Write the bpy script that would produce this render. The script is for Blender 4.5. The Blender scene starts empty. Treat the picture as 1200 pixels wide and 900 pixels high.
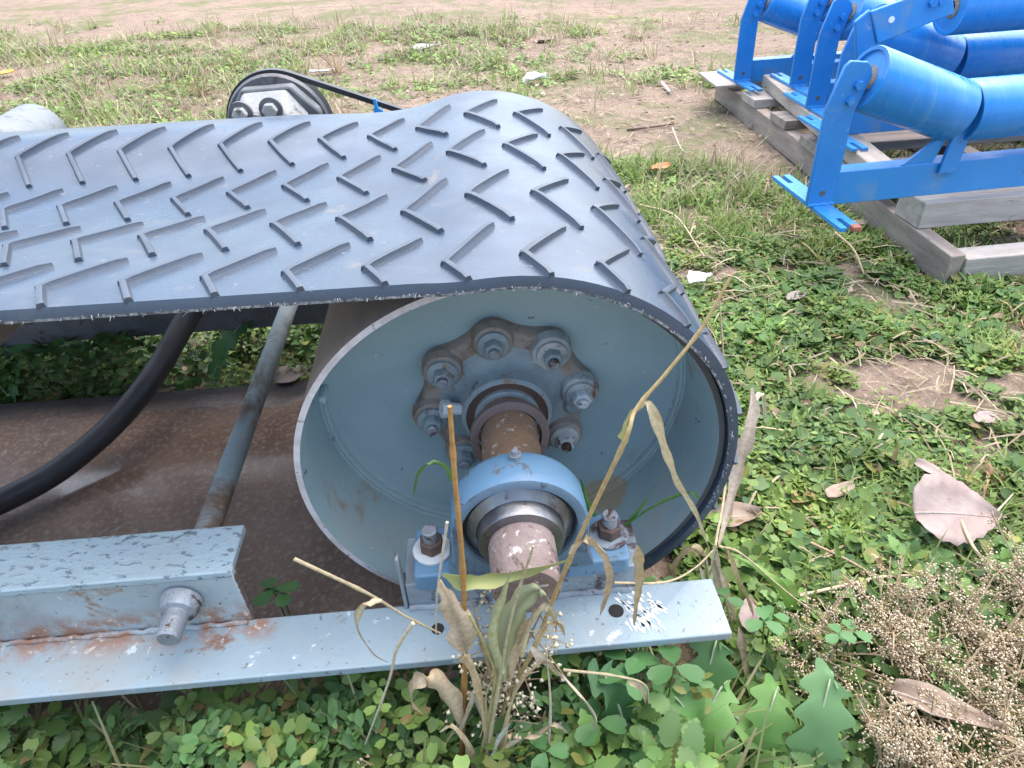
import bpy, bmesh, math, random
import numpy as np
from mathutils import Vector, Matrix
random.seed(7); RNG = np.random.default_rng(11)
PI = math.pi
sc = bpy.context.scene
C = sc.collection

# ---------------------------------------------------------------- units
# everything is laid out in drum radii (1 unit = 0.16 m), origin on the drum axis at its near rim
S = 0.16          # metres per unit
GZ = -1.40        # ground level below the drum axis
def W(p): return Vector((p[0]*S, p[1]*S, (p[2]-GZ)*S))

# ---------------------------------------------------------------- camera
PITCH, YAW, ROLL = 0.638, 0.049, -0.047
FPX = 808.4
CAM = np.array([-0.103, -2.361, 2.257])
_cp, _sp, _cy, _sy = math.cos(PITCH), math.sin(PITCH), math.cos(YAW), math.sin(YAW)
_F = np.array([_sy*_cp, _cy*_cp, -_sp]); _r = np.array([_cy, -_sy, 0]); _u = np.cross(_r, _F)
_R = math.cos(ROLL)*_r + math.sin(ROLL)*_u; _U = -math.sin(ROLL)*_r + math.cos(ROLL)*_u
cam_d = bpy.data.cameras.new('camera'); cam = bpy.data.objects.new('camera', cam_d); C.objects.link(cam)
cam_d.sensor_width = 36; cam_d.lens = FPX/1200*36; cam_d.clip_start = 0.01; cam_d.clip_end = 3000
m = Matrix.Identity(4)
for i in range(3):
    m[i][0] = _R[i]; m[i][1] = _U[i]; m[i][2] = -_F[i]
m.translation = W(CAM); cam.matrix_world = m
sc.camera = cam
def _ray(px, py): return _F + _R*(px-600)/FPX - _U*(py-450)/FPX
def atz(px, py, z):            # point of a horizontal plane seen at a photo position
    d = _ray(px, py); return CAM + d*(z-CAM[2])/d[2]
def aty(px, py, y):            # point of an upright plane across the view
    d = _ray(px, py); return CAM + d*(y-CAM[1])/d[1]

# ---------------------------------------------------------------- light
SUN_EL, SUN_AZ = math.radians(66), math.radians(40)      # azimuth from +Y towards +X
wd = bpy.data.worlds.new('World'); sc.world = wd; wd.use_nodes = True
nt = wd.node_tree
sky = nt.nodes.new('ShaderNodeTexSky'); sky.sky_type = 'NISHITA'; sky.sun_disc = False
sky.sun_elevation = SUN_EL; sky.sun_rotation = SUN_AZ
sky.air_density = 1.0; sky.dust_density = 3.0; sky.ozone_density = 0.6
bg = nt.nodes['Background']; bg.inputs['Strength'].default_value = 0.15
nt.links.new(sky.outputs[0], bg.inputs[0])
sd = bpy.data.lights.new('sun', 'SUN'); sd.energy = 1.4; sd.angle = math.radians(110); sd.color = (1, .97, .93)
so = bpy.data.objects.new('sun', sd); C.objects.link(so)
dv = Vector((math.sin(SUN_AZ)*math.cos(SUN_EL), math.cos(SUN_AZ)*math.cos(SUN_EL), math.sin(SUN_EL)))
so.rotation_euler = dv.to_track_quat('Z', 'Y').to_euler()
vs = sc.view_settings
vs.view_transform = 'Standard'; vs.look = 'None'; vs.gamma = 1; vs.use_curve_mapping = False
vs.exposure = 1.82

# ---------------------------------------------------------------- materials
def _new(name):
    mt = bpy.data.materials.new(name); mt.use_nodes = True
    t = mt.node_tree; b = t.nodes['Principled BSDF']
    return mt, t, b
def _noise(t, vec, scale, detail=4, rough=.55, dist=0):
    n = t.nodes.new('ShaderNodeTexNoise'); n.inputs['Scale'].default_value = scale
    n.inputs['Detail'].default_value = detail; n.inputs['Roughness'].default_value = rough
    n.inputs['Distortion'].default_value = dist
    t.links.new(vec, n.inputs['Vector']); return n.outputs['Fac']
def _ramp(t, fac, lo, hi, a=0, b=1):
    n = t.nodes.new('ShaderNodeMapRange'); n.interpolation_type = 'SMOOTHSTEP'
    n.inputs[1].default_value = lo; n.inputs[2].default_value = hi
    n.inputs[3].default_value = a; n.inputs[4].default_value = b
    t.links.new(fac, n.inputs[0]); return n.outputs[0]
def _mix(t, fac, a, b):
    n = t.nodes.new('ShaderNodeMix'); n.data_type = 'RGBA'
    if isinstance(fac, (int, float)): n.inputs[0].default_value = fac
    else: t.links.new(fac, n.inputs[0])
    for k, v in ((6, a), (7, b)):
        if isinstance(v, tuple): n.inputs[k].default_value = (*v, 1)
        else: t.links.new(v, n.inputs[k])
    return n.outputs[2]
def _math(t, op, a, b):
    n = t.nodes.new('ShaderNodeMath'); n.operation = op
    for k, v in ((0, a), (1, b)):
        if isinstance(v, (int, float)): n.inputs[k].default_value = v
        else: t.links.new(v, n.inputs[k])
    return n.outputs[0]
def _bump(t, b, h, strength, dist=.002):
    n = t.nodes.new('ShaderNodeBump'); n.inputs['Strength'].default_value = strength
    n.inputs['Distance'].default_value = dist
    t.links.new(h, n.inputs['Height']); t.links.new(n.outputs[0], b.inputs['Normal'])
def _vec(t, scale=None):
    n = t.nodes.new('ShaderNodeTexCoord'); v = n.outputs['Object']
    if scale:
        mp = t.nodes.new('ShaderNodeMapping'); mp.inputs['Scale'].default_value = scale
        t.links.new(v, mp.inputs['Vector']); v = mp.outputs[0]
    return v
def surf(name, c1, c2, rough=.5, s1=12, spots=None, metal=0, bump=.25, bscale=160, stretch=None, spec=.5, more=()):
    """two-tone surface with optional layers of spots: (colour, noise scale, threshold lo, hi, roughness)"""
    mt, t, b = _new(name); v = _vec(t, stretch)
    col = _mix(t, _ramp(t, _noise(t, v, s1, 6, .6), .32, .68), c1, c2)
    rg = None
    lay = ([spots] if spots else []) + list(more)
    rv = _ramp(t, _noise(t, v, s1*2.3, 4), .3, .7, max(0.02, rough-.1), min(1, rough+.1))
    for (c, s, lo, hi, r) in lay:
        f = _ramp(t, _noise(t, v, s, 8, .68, .4), lo, hi)
        col = _mix(t, f, col, c)
        n = t.nodes.new('ShaderNodeMix'); n.data_type = 'FLOAT'
        t.links.new(f, n.inputs[0]); t.links.new(rv, n.inputs[2]); n.inputs[3].default_value = r; rv = n.outputs[0]
    t.links.new(col, b.inputs['Base Color']); t.links.new(rv, b.inputs['Roughness'])
    b.inputs['Metallic'].default_value = metal; b.inputs['Specular IOR Level'].default_value = spec
    if bump: _bump(t, b, _noise(t, v, bscale, 5, .65), bump)
    return mt
RUST = (.17, .075, .035); RUST_D = (.075, .045, .035); CHIP = (.62, .66, .68)
M = {}
M['drum_paint'] = surf('drum_paint', (.27, .375, .395), (.31, .415, .43), .55, 12, ((.10, .105, .105), 55, .65, .68, .7), more=[((.36, .39, .36), 6, .50, .72, .75), ((.42, .48, .49), 150, .62, .68, .6), ((.30, .24, .18), 11, .60, .74, .85)])
def dust_patch(mt, centre, r, colr):
    t = mt.node_tree; b = t.nodes['Principled BSDF']; src = b.inputs['Base Color'].links[0].from_socket; v = _vec(t)
    d = t.nodes.new('ShaderNodeVectorMath'); d.operation = 'DISTANCE'; t.links.new(v, d.inputs[0]); d.inputs[1].default_value = centre
    f = _ramp(t, _math(t, 'ADD', _math(t, 'DIVIDE', d.outputs['Value'], r), _math(t, 'MULTIPLY', _noise(t, v, 45, 6, .7), .9)), 1.25, 1.1)
    t.links.new(_mix(t, f, src, colr), b.inputs['Base Color'])
_p = aty(718, 582, .56)
dust_patch(M['drum_paint'], ((_p[0])*S, (_p[1]-1.3)*S, (_p[2]+1.0)*S), .034, (.38, .32, .22))
M['drum_dust'] = surf('drum_dust', (.30, .235, .185), (.22, .175, .145), .8, 18, (RUST, 30, .6, .75, .85), bump=.4, stretch=(1, .25, 1))
M['rim_metal'] = surf('rim_metal', (.58, .55, .55), (.42, .38, .37), .55, 60, (RUST, 90, .58, .66, .8), bump=.5, bscale=260)
M['frame_paint'] = surf('frame_paint', (.265, .34, .375), (.225, .295, .325), .45, 9, (RUST, 20, .60, .70, .85), bump=.35, bscale=110,
                        more=[((.27, .29, .28), 7, .46, .66, .6), ((.13, .12, .11), 210, .615, .66, .8), ((.55, .6, .62), 60, .62, .67, .5)])
M['web_paint'] = surf('web_paint', (.27, .33, .345), (.34, .40, .42), .5, 10, ((.22, .15, .10), 30, .56, .68, .85), bump=.4, bscale=110,
                      more=[((.55, .53, .46), 70, .62, .68, .7), ((.10, .10, .10), 190, .61, .66, .8), ((.20, .22, .22), 5, .5, .7, .7)])
M['pitted_paint'] = surf('pitted_paint', (.285, .37, .405), (.25, .325, .355), .45, 10, ((.12, .155, .175), 170, .555, .61, .8), bump=.7, bscale=170, stretch=(.6, 1.2, 1), more=[((.10, .12, .13), 60, .60, .65, .8), ((.27, .31, .31), 8, .48, .68, .6)])
M['seat_paint'] = surf('seat_paint', (.30, .38, .42), (.19, .205, .22), .5, 14, ((.07, .04, .045), 40, .5, .62, .8), more=[(CHIP, 75, .64, .69, .6)])
M['bearing_paint'] = surf('bearing_paint', (.095, .195, .30), (.125, .23, .335), .46, 12, ((.09, .085, .08), 45, .56, .66, .8), more=[((.45, .55, .6), 80, .68, .74, .5)])
M['bearing_front'] = surf('bearing_front', (.12, .19, .26), (.08, .13, .18), .42, 14, ((.05, .045, .05), 40, .52, .66, .8), more=[(CHIP, 90, .68, .74, .5)])
M['ring_iron'] = surf('ring_iron', (.17, .13, .12), (.115, .085, .075), .7, 24, ((.22, .12, .07), 50, .58, .7, .9), bump=.5, bscale=150)
def joint_rust(mt, axis, v0, v1, xmax, colr):
    t = mt.node_tree; b = t.nodes['Principled BSDF']; src = b.inputs['Base Color'].links[0].from_socket; v = _vec(t)
    sp = t.nodes.new('ShaderNodeSeparateXYZ'); t.links.new(v, sp.inputs[0])
    near = _ramp(t, sp.outputs[axis], v0, v1); lim = _ramp(t, sp.outputs[0], xmax, xmax-.015)
    k = _math(t, 'MULTIPLY', _math(t, 'MULTIPLY', near, lim), _ramp(t, _noise(t, v, 55, 7, .7), .40, .60))
    col = _mix(t, k, src, colr); k2 = _math(t, 'MULTIPLY', _math(t, 'MULTIPLY', near, lim), _ramp(t, _noise(t, v, 150, 5, .7), .58, .66))
    t.links.new(_mix(t, k2, col, (.55, .48, .38)), b.inputs['Base Color'])
def lip_dark_right(mt):  # rim lip turns near black towards the right, with a noisy border
    t = mt.node_tree; b = t.nodes['Principled BSDF']; src = b.inputs['Base Color'].links[0].from_socket; v = _vec(t)
    sp = t.nodes.new('ShaderNodeSeparateXYZ'); t.links.new(v, sp.inputs[0])
    t.links.new(_mix(t, _ramp(t, _math(t, 'ADD', sp.outputs[0], _math(t, 'MULTIPLY', _noise(t, v, 30, 5, .6), .06)), .05, .10), src, (.06, .065, .07)), b.inputs['Base Color'])
lip_dark_right(M['rim_metal'])
joint_rust(M['web_paint'], 2, .168, .143, -.10, (.25, .135, .085)); joint_rust(M['frame_paint'], 1, -.282, -.262, -.10, (.27, .16, .11))
M['rust'] = surf('rust', (.27, .155, .085), (.165, .11, .08), .85, 30, ((.48, .42, .33), 120, .56, .66, .8), bump=.7, bscale=220)
M['rust_dark'] = surf('rust_dark', (.12, .065, .045), (.075, .055, .05), .7, 24, (RUST, 50, .55, .7, .9), bump=.5, bscale=150)
M['rust_grease'] = surf('rust_grease', (.30, .25, .21), (.21, .185, .165), .75, 26, ((.20, .13, .09), 45, .5, .64, .85), bump=.7, bscale=130)
M['steel'] = surf('steel', (.24, .25, .26), (.13, .13, .14), .36, 30, ((.07, .06, .055), 60, .56, .68, .6), metal=.85, bump=.2)
M['steel_old'] = surf('steel_old', (.30, .33, .36), (.20, .22, .24), .5, 40, (RUST_D, 70, .52, .62, .8), metal=.4, bump=.5)
M['shaft_end'] = surf('shaft_end', (.165, .115, .10), (.235, .18, .165), .75, 40, ((.52, .49, .46), 110, .57, .64, .7), bump=.8, more=[(RUST_D, 50, .54, .62, .85)])
M['seal'] = surf('seal', (.03, .032, .035), (.055, .055, .06), .45, 30, ((.12, .12, .11), 60, .6, .7, .7))
M['nut_paint'] = surf('nut_paint', (.185, .24, .26), (.25, .30, .315), .55, 40, ((.22, .16, .12), 60, .56, .66, .8), bump=.5, more=[((.10, .085, .075), 25, .56, .68, .85)])
M['nut_white'] = surf('nut_white', (.55, .58, .58), (.42, .46, .47), .6, 50, (RUST_D, 90, .60, .68, .8), bump=.5)
M['lobe_white'] = surf('lobe_white', (.42, .43, .41), (.17, .2, .21), .6, 36, (RUST, 70, .56, .66, .8), bump=.5)
M['rubber'] = surf('rubber', (.032, .052, .080), (.046, .070, .104), .33, 7, ((.13, .14, .15), 6, .58, .80, .42), bump=.12, bscale=240, spec=.62, more=[((.13, .13, .13), 30, .60, .74, .6), ((.15, .155, .155), 90, .62, .68, .7), ((.20, .20, .19), 3.2, .58, .74, .5)])
M['cleat_rubber'] = surf('cleat_rubber', (.036, .050, .070), (.052, .068, .094), .42, 9, None, bump=.15, bscale=240, spec=.55)
M['cord'] = surf('cord', (.26, .27, .27), (.04, .045, .05), .9, 300, None, bump=.8, bscale=420)
M['hose'] = surf('hose', (.028, .029, .032), (.05, .05, .053), .5, 12, ((.18, .17, .15), 60, .66, .74, .8), bump=.3)
M['fray'] = surf('fray', (.36, .36, .35), (.26, .26, .25), .9, 30, bump=0)
M['iron_dark_and_shade'] = surf('iron_dark_and_shade', (.07, .075, .08), (.12, .125, .13), .5, 20, (RUST_D, 40, .55, .7, .8))
M['casting'] = surf('casting', (.30, .30, .28), (.42, .42, .39), .5, 14, ((.10, .09, .085), 26, .55, .66, .8), bump=.5)
M['motor_paint'] = surf('motor_paint', (.19, .21, .22), (.125, .145, .16), .6, 12, ((.09, .09, .11), 22, .52, .62, .8), bump=.4, more=[((.3, .26, .22), 30, .64, .72, .8)])
M['idler_blue'] = surf('idler_blue', (.016, .19, .53), (.024, .22, .57), .38, 8, ((.10, .07, .06), 60, .655, .69, .7), bump=.2, bscale=90, more=[((.10, .25, .46), 14, .52, .74, .6), ((.20, .33, .47), 110, .62, .68, .6)])
M['idler_roll'] = surf('idler_roll', (.014, .20, .56), (.022, .225, .60), .30, 5, ((.10, .29, .52), 7, .54, .80, .4), more=[((.16, .27, .40), 40, .60, .70, .6), ((.09, .12, .18), 16, .64, .74, .7)], bump=.06, bscale=40, stretch=(9, 1, 1))
M['idler_bright'] = surf('idler_bright', (.03, .25, .60), (.022, .22, .56), .38, 8, ((.35, .5, .65), 60, .66, .72, .5), bump=.2, more=[((.12, .26, .44), 16, .52, .74, .6), ((.10, .08, .07), 90, .66, .69, .8)])
M['red_tip'] = surf('red_tip', (.45, .12, .06), (.32, .12, .08), .6, 30)
M['wood'] = surf('wood', (.33, .275, .225), (.22, .18, .15), .85, 9, ((.10, .09, .085), 30, .58, .72, .9), bump=.6, bscale=40, stretch=(6, 1, 6))
M['wood_pale'] = surf('wood_pale', (.43, .37, .31), (.32, .275, .23), .85, 9, ((.13, .12, .11), 24, .60, .72, .9), bump=.6, bscale=40, stretch=(6, 1, 6))
M['wood_x'] = surf('wood_x', (.43, .39, .345), (.32, .285, .25), .85, 9, ((.10, .09, .09), 20, .60, .70, .9), bump=.6, bscale=40, stretch=(1, 6, 6))
M['wood_xd'] = surf('wood_xd', (.31, .255, .21), (.18, .16, .145), .85, 9, ((.10, .09, .08), 20, .60, .70, .9), bump=.6, bscale=40, stretch=(1, 6, 6))
M['scrap'] = surf('scrap', (.80, .82, .83), (.70, .72, .74), .6, 20, bump=.2)
M['blue_tag'] = surf('blue_tag', (.02, .24, .60), (.03, .28, .65), .4, 20, bump=.1)
M['black'] = surf('black', (.012, .012, .012), (.02, .018, .018), .9, 20, bump=0)
M['deadleaf'] = surf('deadleaf', (.34, .27, .24), (.26, .195, .17), .8, 30, ((.20, .12, .085), 60, .62, .72, .9), bump=.5, bscale=120)
M['deadleaf_b'] = surf('deadleaf_b', (.33, .26, .20), (.22, .155, .11), .8, 30, ((.12, .08, .06), 60, .62, .72, .9), bump=.5, bscale=120)
M['stone'] = surf('stone', (.36, .35, .34), (.25, .24, .23), .9, 20, bump=.6)
M['twig'] = surf('twig', (.16, .12, .10), (.10, .08, .07), .9, 40, bump=.5)

# return run of the belt: muddy wet inner face
mt, t, b = _new('muddy_rubber'); v = _vec(t)
n1 = _noise(t, v, 9, 6, .6, .3); n2 = _noise(t, v, 150, 6, .7)
col = _mix(t, _ramp(t, n1, .35, .65), (.135, .092, .072), (.185, .130, .102))
col = _mix(t, _ramp(t, n2, .47, .66), col, (.25, .19, .15))
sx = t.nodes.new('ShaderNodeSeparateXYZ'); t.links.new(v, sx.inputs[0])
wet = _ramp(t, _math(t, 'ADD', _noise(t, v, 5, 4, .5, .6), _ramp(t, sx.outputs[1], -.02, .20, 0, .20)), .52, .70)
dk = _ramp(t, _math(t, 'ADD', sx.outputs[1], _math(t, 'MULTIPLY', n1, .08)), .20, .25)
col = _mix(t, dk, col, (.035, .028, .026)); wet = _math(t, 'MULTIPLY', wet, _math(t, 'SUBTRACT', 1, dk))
t.links.new(col, b.inputs['Base Color'])
t.links.new(_math(t, 'SUBTRACT', .80, _math(t, 'MULTIPLY', wet, .66)), b.inputs['Roughness'])
b.inputs['Specular IOR Level'].default_value = .5
_bump(t, b, _math(t, 'MULTIPLY', n2, _math(t, 'SUBTRACT', 1, wet)), .7, .004); M['muddy_rubber'] = mt

# leaf-like materials take their own colour from the mesh
def leafmat(name, rough=.5, trans=.25, spec=.35, streak=False):
    mt, t, b = _new(name)
    a = t.nodes.new('ShaderNodeAttribute'); a.attribute_name = 'Col'
    acol = a.outputs['Color']
    if streak:
        v = _vec(t); f = _ramp(t, _noise(t, v, 260, 4, .7), .35, .7, 0, .55); g_ = t.nodes.new('ShaderNodeMix'); g_.data_type = 'RGBA'; g_.blend_type = 'MULTIPLY'
        t.links.new(f, g_.inputs[0]); t.links.new(acol, g_.inputs[6]); g_.inputs[7].default_value = (.52, .42, .32, 1); acol = g_.outputs[2]
    t.links.new(acol, b.inputs['Base Color'])
    b.inputs['Roughness'].default_value = rough; b.inputs['Specular IOR Level'].default_value = spec
    if trans:
        tr = t.nodes.new('ShaderNodeBsdfTranslucent'); t.links.new(acol, tr.inputs['Color'])
        mx = t.nodes.new('ShaderNodeMixShader'); mx.inputs[0].default_value = trans
        t.links.new(b.outputs[0], mx.inputs[1]); t.links.new(tr.outputs[0], mx.inputs[2])
        t.links.new(mx.outputs[0], t.nodes['Material Output'].inputs['Surface'])
    return mt
M['leaf'] = leafmat('leaf'); M['straw'] = leafmat('straw', .7, .15, .25, True); M['seed'] = leafmat('seed', .8, 0, .2)

# soil
mt, t, b = _new('soil'); v = _vec(t)
n1 = _noise(t, v, 1.1, 6, .62); n2 = _noise(t, v, 14, 8, .7); n3 = _noise(t, v, 120, 6, .7)
col = _mix(t, _ramp(t, n1, .35, .65), (.31, .23, .17), (.25, .185, .14))
col = _mix(t, _ramp(t, n2, .45, .62), col, (.22, .165, .125))
col = _mix(t, _ramp(t, n3, .55, .68), col, (.46, .39, .32))
col = _mix(t, _math(t, 'MULTIPLY', _ramp(t, _noise(t, v, 2.6, 7, .7), .48, .60), .7), col, (.14, .165, .065))
t.links.new(col, b.inputs['Base Color']); b.inputs['Roughness'].default_value = .95
b.inputs['Specular IOR Level'].default_value = .15
_bump(t, b, _math(t, 'ADD', n2, _math(t, 'MULTIPLY', n3, .4)), .9, .02); M['soil'] = mt

# ---------------------------------------------------------------- mesh helpers
def tag(o, label=None, cat=None, group=None, kind=None):
    if label: o['label'] = label
    if cat: o['category'] = cat
    if group: o['group'] = group
    if kind: o['kind'] = kind
    return o
def thing(name, org, label, cat, group=None):
    o = bpy.data.objects.new(name, None); C.objects.link(o); o.empty_display_size = .02
    o.location = W(org); tag(o, label, cat, group); ORG[o.name] = tuple(org)
    return o
ORG = {}
def orgof(o):
    while o is not None:
        if o.name in ORG: return ORG[o.name]
        o = o.parent
    return (0, 0, 0)
class MB:
    def __init__(s): s.v = []; s.f = []; s.m = []
    def add(s, vs, fs, mi=0):
        k = len(s.v); s.v += [tuple(map(float, p)) for p in vs]; s.f += [tuple(i+k for i in f) for f in fs]; s.m += [mi]*len(fs); return s
    def box(s, a, b, mi=0):
        (x0, y0, z0), (x1, y1, z1) = a, b
        return s.add([(x0,y0,z0),(x1,y0,z0),(x1,y1,z0),(x0,y1,z0),(x0,y0,z1),(x1,y0,z1),(x1,y1,z1),(x0,y1,z1)],
                     [(0,3,2,1),(4,5,6,7),(0,1,5,4),(1,2,6,5),(2,3,7,6),(3,0,4,7)], mi)
    def lathe(s, prof, ctr=(0, 0), n=48, axis='y', close=False, mi=None, a0=0.0):
        """prof: (along, radius) pairs round the y axis through x,z = ctr"""
        vs = []; fs = []; ms = []
        for (y, r) in prof:
            for k in range(n):
                a = a0 + 2*PI*k/n; vs.append((ctr[0]+r*math.cos(a), y, ctr[1]+r*math.sin(a)))
        P = len(prof); rng = P if close else P-1
        for i in range(rng):
            j = (i+1) % P
            for k in range(n):
                k2 = (k+1) % n; fs.append((i*n+k, i*n+k2, j*n+k2, j*n+k)); ms.append(mi[i] if mi else 0)
        k = len(s.v); s.v += vs; s.f += [tuple(q+k for q in f) for f in fs]; s.m += ms
        return s
    def tube(s, pts, rad, n=8, caps=True, mi=0):
        P = [Vector(p) for p in pts]; N = len(P)
        rad = rad if isinstance(rad, (list, tuple, np.ndarray)) else [rad]*N
        T = [(P[min(i+1, N-1)]-P[max(i-1, 0)]).normalized() for i in range(N)]
        a = Vector((0, 0, 1)) if abs(T[0].z) < .9 else Vector((1, 0, 0))
        u = T[0].cross(a).normalized(); vs = []; fs = []
        for i in range(N):
            u = (u - T[i]*u.dot(T[i])).normalized(); w = T[i].cross(u)
            for k in range(n):
                c = 2*PI*k/n; vs.append(P[i]+(u*math.cos(c)+w*math.sin(c))*rad[i])
        for i in range(N-1):
            for k in range(n):
                k2 = (k+1) % n; fs.append((i*n+k, i*n+k2, (i+1)*n+k2, (i+1)*n+k))
        if caps: fs += [tuple(range(n-1, -1, -1)), tuple(range((N-1)*n, N*n))]
        return s.add(vs, fs, mi)
    def prism(s, poly, lo, hi, plane='xz', mi=0):
        """extrude a 2d polygon along the axis missing from `plane`"""
        def p3(a, b, c): return {'xz': (a, c, b), 'xy': (a, b, c), 'yz': (c, a, b)}[plane]
        n = len(poly); vs = [p3(a, b, lo) for a, b in poly]+[p3(a, b, hi) for a, b in poly]
        fs = [tuple(range(n)), tuple(range(2*n-1, n-1, -1))]+[(i, i+n, (i+1) % n+n, (i+1) % n) for i in range(n)]
        return s.add(vs, fs, mi)
    def build(s, name, mats, parent=None, smooth=35, bevel=0, org=None, jit=0):
        if not isinstance(mats, (list, tuple)): mats = [mats]
        o3 = org if org is not None else orgof(parent)
        me = bpy.data.meshes.new(name)
        me.from_pydata([((x-o3[0])*S, (y-o3[1])*S, (z-o3[2])*S) for x, y, z in s.v], [], s.f)
        for mt in mats: me.materials.append(M[mt] if isinstance(mt, str) else mt)
        if any(s.m): me.polygons.foreach_set('material_index', s.m)
        bm = bmesh.new(); bm.from_mesh(me); bmesh.ops.recalc_face_normals(bm, faces=bm.faces[:]); bm.to_mesh(me); bm.free()
        if smooth:
            me.polygons.foreach_set('use_smooth', [True]*len(me.polygons)); me.set_sharp_from_angle(angle=math.radians(smooth))
        o = bpy.data.objects.new(name, me); C.objects.link(o)
        if parent is not None: o.parent = parent
        else: o.location = W(o3); ORG[o.name] = tuple(o3)
        if bevel:
            bv = o.modifiers.new('bevel', 'BEVEL'); bv.width = bevel*S; bv.segments = 2; bv.limit_method = 'ANGLE'; bv.angle_limit = math.radians(40)
        return o
def copy_tree(o, parent=None):
    c = o.copy(); C.objects.link(c); c.parent = parent
    for ch in list(o.children): copy_tree(ch, c)
    return c
def crom(pts, n=6):
    P = [np.array(p, float) for p in pts]; P = [2*P[0]-P[1]]+P+[2*P[-1]-P[-2]]; out = []
    for i in range(1, len(P)-2):
        for k in range(n):
            t = k/n; out.append(.5*((2*P[i])+(P[i+1]-P[i-1])*t+(2*P[i-1]-5*P[i]+4*P[i+1]-P[i+2])*t*t+(3*P[i]-P[i-1]-3*P[i+1]+P[i+2])*t**3))
    out.append(P[-2]); return out
def hexa(mb, c, r, y0, y1, a0=0.0, mi=0):
    mb.lathe([(y0, 0.0001), (y0, r*.93), (y0+(y1-y0)*.12, r), (y1, r), (y1, .0001)], c, 6, a0=a0); return mb
def vnoise(x, y, seed=0):          # smooth value noise on arrays
    def h(i, j): 
        n = np.sin(i*127.1+j*311.7+seed*74.7)*43758.5453; return n-np.floor(n)
    i, j = np.floor(x), np.floor(y); u, v = x-i, y-j; u = u*u*(3-2*u); v = v*v*(3-2*v)
    return (h(i,j)*(1-u)+h(i+1,j)*u)*(1-v)+(h(i,j+1)*(1-u)+h(i+1,j+1)*u)*v
def fbm(x, y, seed=0, o=4):
    r = 0; a = .5
    for k in range(o): r = r+a*vnoise(x*2**k, y*2**k, seed+k); a *= .5
    return r/.94
def gz(x, y):                      # ground relief
    x = np.asarray(x, float); y = np.asarray(y, float)
    d = np.hypot(x, y)
    return GZ - .03 + .10*(fbm(x*.55, y*.55, 3)-.5) + .05*(fbm(x*2.3, y*2.3, 5)-.5) + .35*(fbm(x*.12, y*.12, 8)-.5)*np.clip((d-6)/12, 0, 1)

# ================================================================ SETTING
def axis_grid(lo, hi, core_lo, core_hi, step, grow):
    a = list(np.arange(core_lo, core_hi+1e-6, step)); s = step
    while a[-1] < hi: s *= grow; a.append(a[-1]+s)
    s = step; f = []
    x = core_lo
    while x > lo: s *= grow; x -= s; f.append(x)
    return np.array(f[::-1]+a)
gx = axis_grid(-6000, 6000, -7, 9, .11, 1.08); gy = axis_grid(-6000, 6000, -2.2, 14, .11, 1.08)
X, Y = np.meshgrid(gx, gy, indexing='xy'); Zg = gz(X, Y)
far = np.clip((np.hypot(X, Y)-60)/200, 0, 1); Zg = Zg*(1-far)+GZ*far
V = np.stack([X.ravel()*S, Y.ravel()*S, (Zg.ravel()-GZ)*S], -1)
nx, ny = len(gx), len(gy); ii = (np.arange(ny-1)[:, None]*nx+np.arange(nx-1)[None]).ravel()
F4 = np.stack([ii, ii+1, ii+nx+1, ii+nx], -1)
me = bpy.data.meshes.new('ground'); me.vertices.add(len(V)); me.vertices.foreach_set('co', V.ravel())
me.loops.add(F4.size); me.loops.foreach_set('vertex_index', F4.ravel().astype(np.int32))
me.polygons.add(len(F4)); me.polygons.foreach_set('loop_start', (np.arange(len(F4))*4).astype(np.int32))
me.polygons.foreach_set('use_smooth', np.ones(len(F4), bool)); me.update(calc_edges=True)
me.materials.append(M['soil']); g = bpy.data.objects.new('ground', me); C.objects.link(g); tag(g, kind='structure')

# ================================================================ BELT
RO, TB = 1.056, .05          # outer radius, thickness
YN, YF = -.03, 2.68
_ky = np.linspace(YN, YF, 60); _kz = np.interp(_ky, [YN, .14, .45, .77, 1.1, 1.45, 1.8, 2.05, 2.26, 2.45, YF], [1.066, 1.05, 1.0, .94, .89, .86, .865, .925, 1.015, 1.01, .96])
_kz = np.convolve(np.pad(_kz, 4, 'edge'), np.ones(9)/9, 'valid')
_km = np.interp(_ky, [YN, .5, 1.4, YF], [1.052, 1.0, .955, .965])
def ss(a, b, x): t = min(1, max(0, (x-a)/(b-a))); return t*t*(3-2*t)
SBOT = PI*RO
def belt(s, y):
    p = belt0(s, y); p[1] -= .055*(1-ss(.8, 1.5, s))*max(0, 1-(y-YN)/.7); return p
def belt0(s, y):
    """outer surface of the belt; s runs along it, 0 at the top of the drum, + over the nose"""
    if s > SBOT:             # return run sinks to the ground
        d = s-SBOT; x = -d
        z = -RO - (.30+.03*math.sin(y*2))*ss(.1, 1.9, d)
        return np.array([x, y, z])
    a = PI/2 - s/RO
    if s > -.05: return np.array([RO*math.cos(a), y, RO*math.sin(a)])
    x = s; xx = max(x, -.30)
    arc = math.sqrt(RO*RO-xx*xx)
    if x < -.30: arc -= .115*(1-math.exp((x+.30)*2.6))
    k = ss(.1, 1.9, -x); zl = float(np.interp(y, _ky, _kz))*k+float(np.interp(y, _ky, _km))*(1-k)
    w = ss(.0, .34+1.0*ss(YN, 1.4, y), -x)
    return np.array([x, y, arc*(1-w)+zl*w])
def belt_n(s, y):
    e = .004; a = belt(s+e, y)-belt(s-e, y); b = belt(s, y+e)-belt(s, y-e); n = np.cross(a, b); n /= np.linalg.norm(n)
    return n
sl = list(np.arange(-5.2, -1.8, .2))+list(np.arange(-1.8, SBOT+.1, .06))+list(np.arange(SBOT+.1, SBOT+2.2, .12))+list(np.arange(SBOT+2.2, SBOT+6, .3))
yl = [YN]+list(np.linspace(YN+.05, YF-.05, 26))+[YF]
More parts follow.
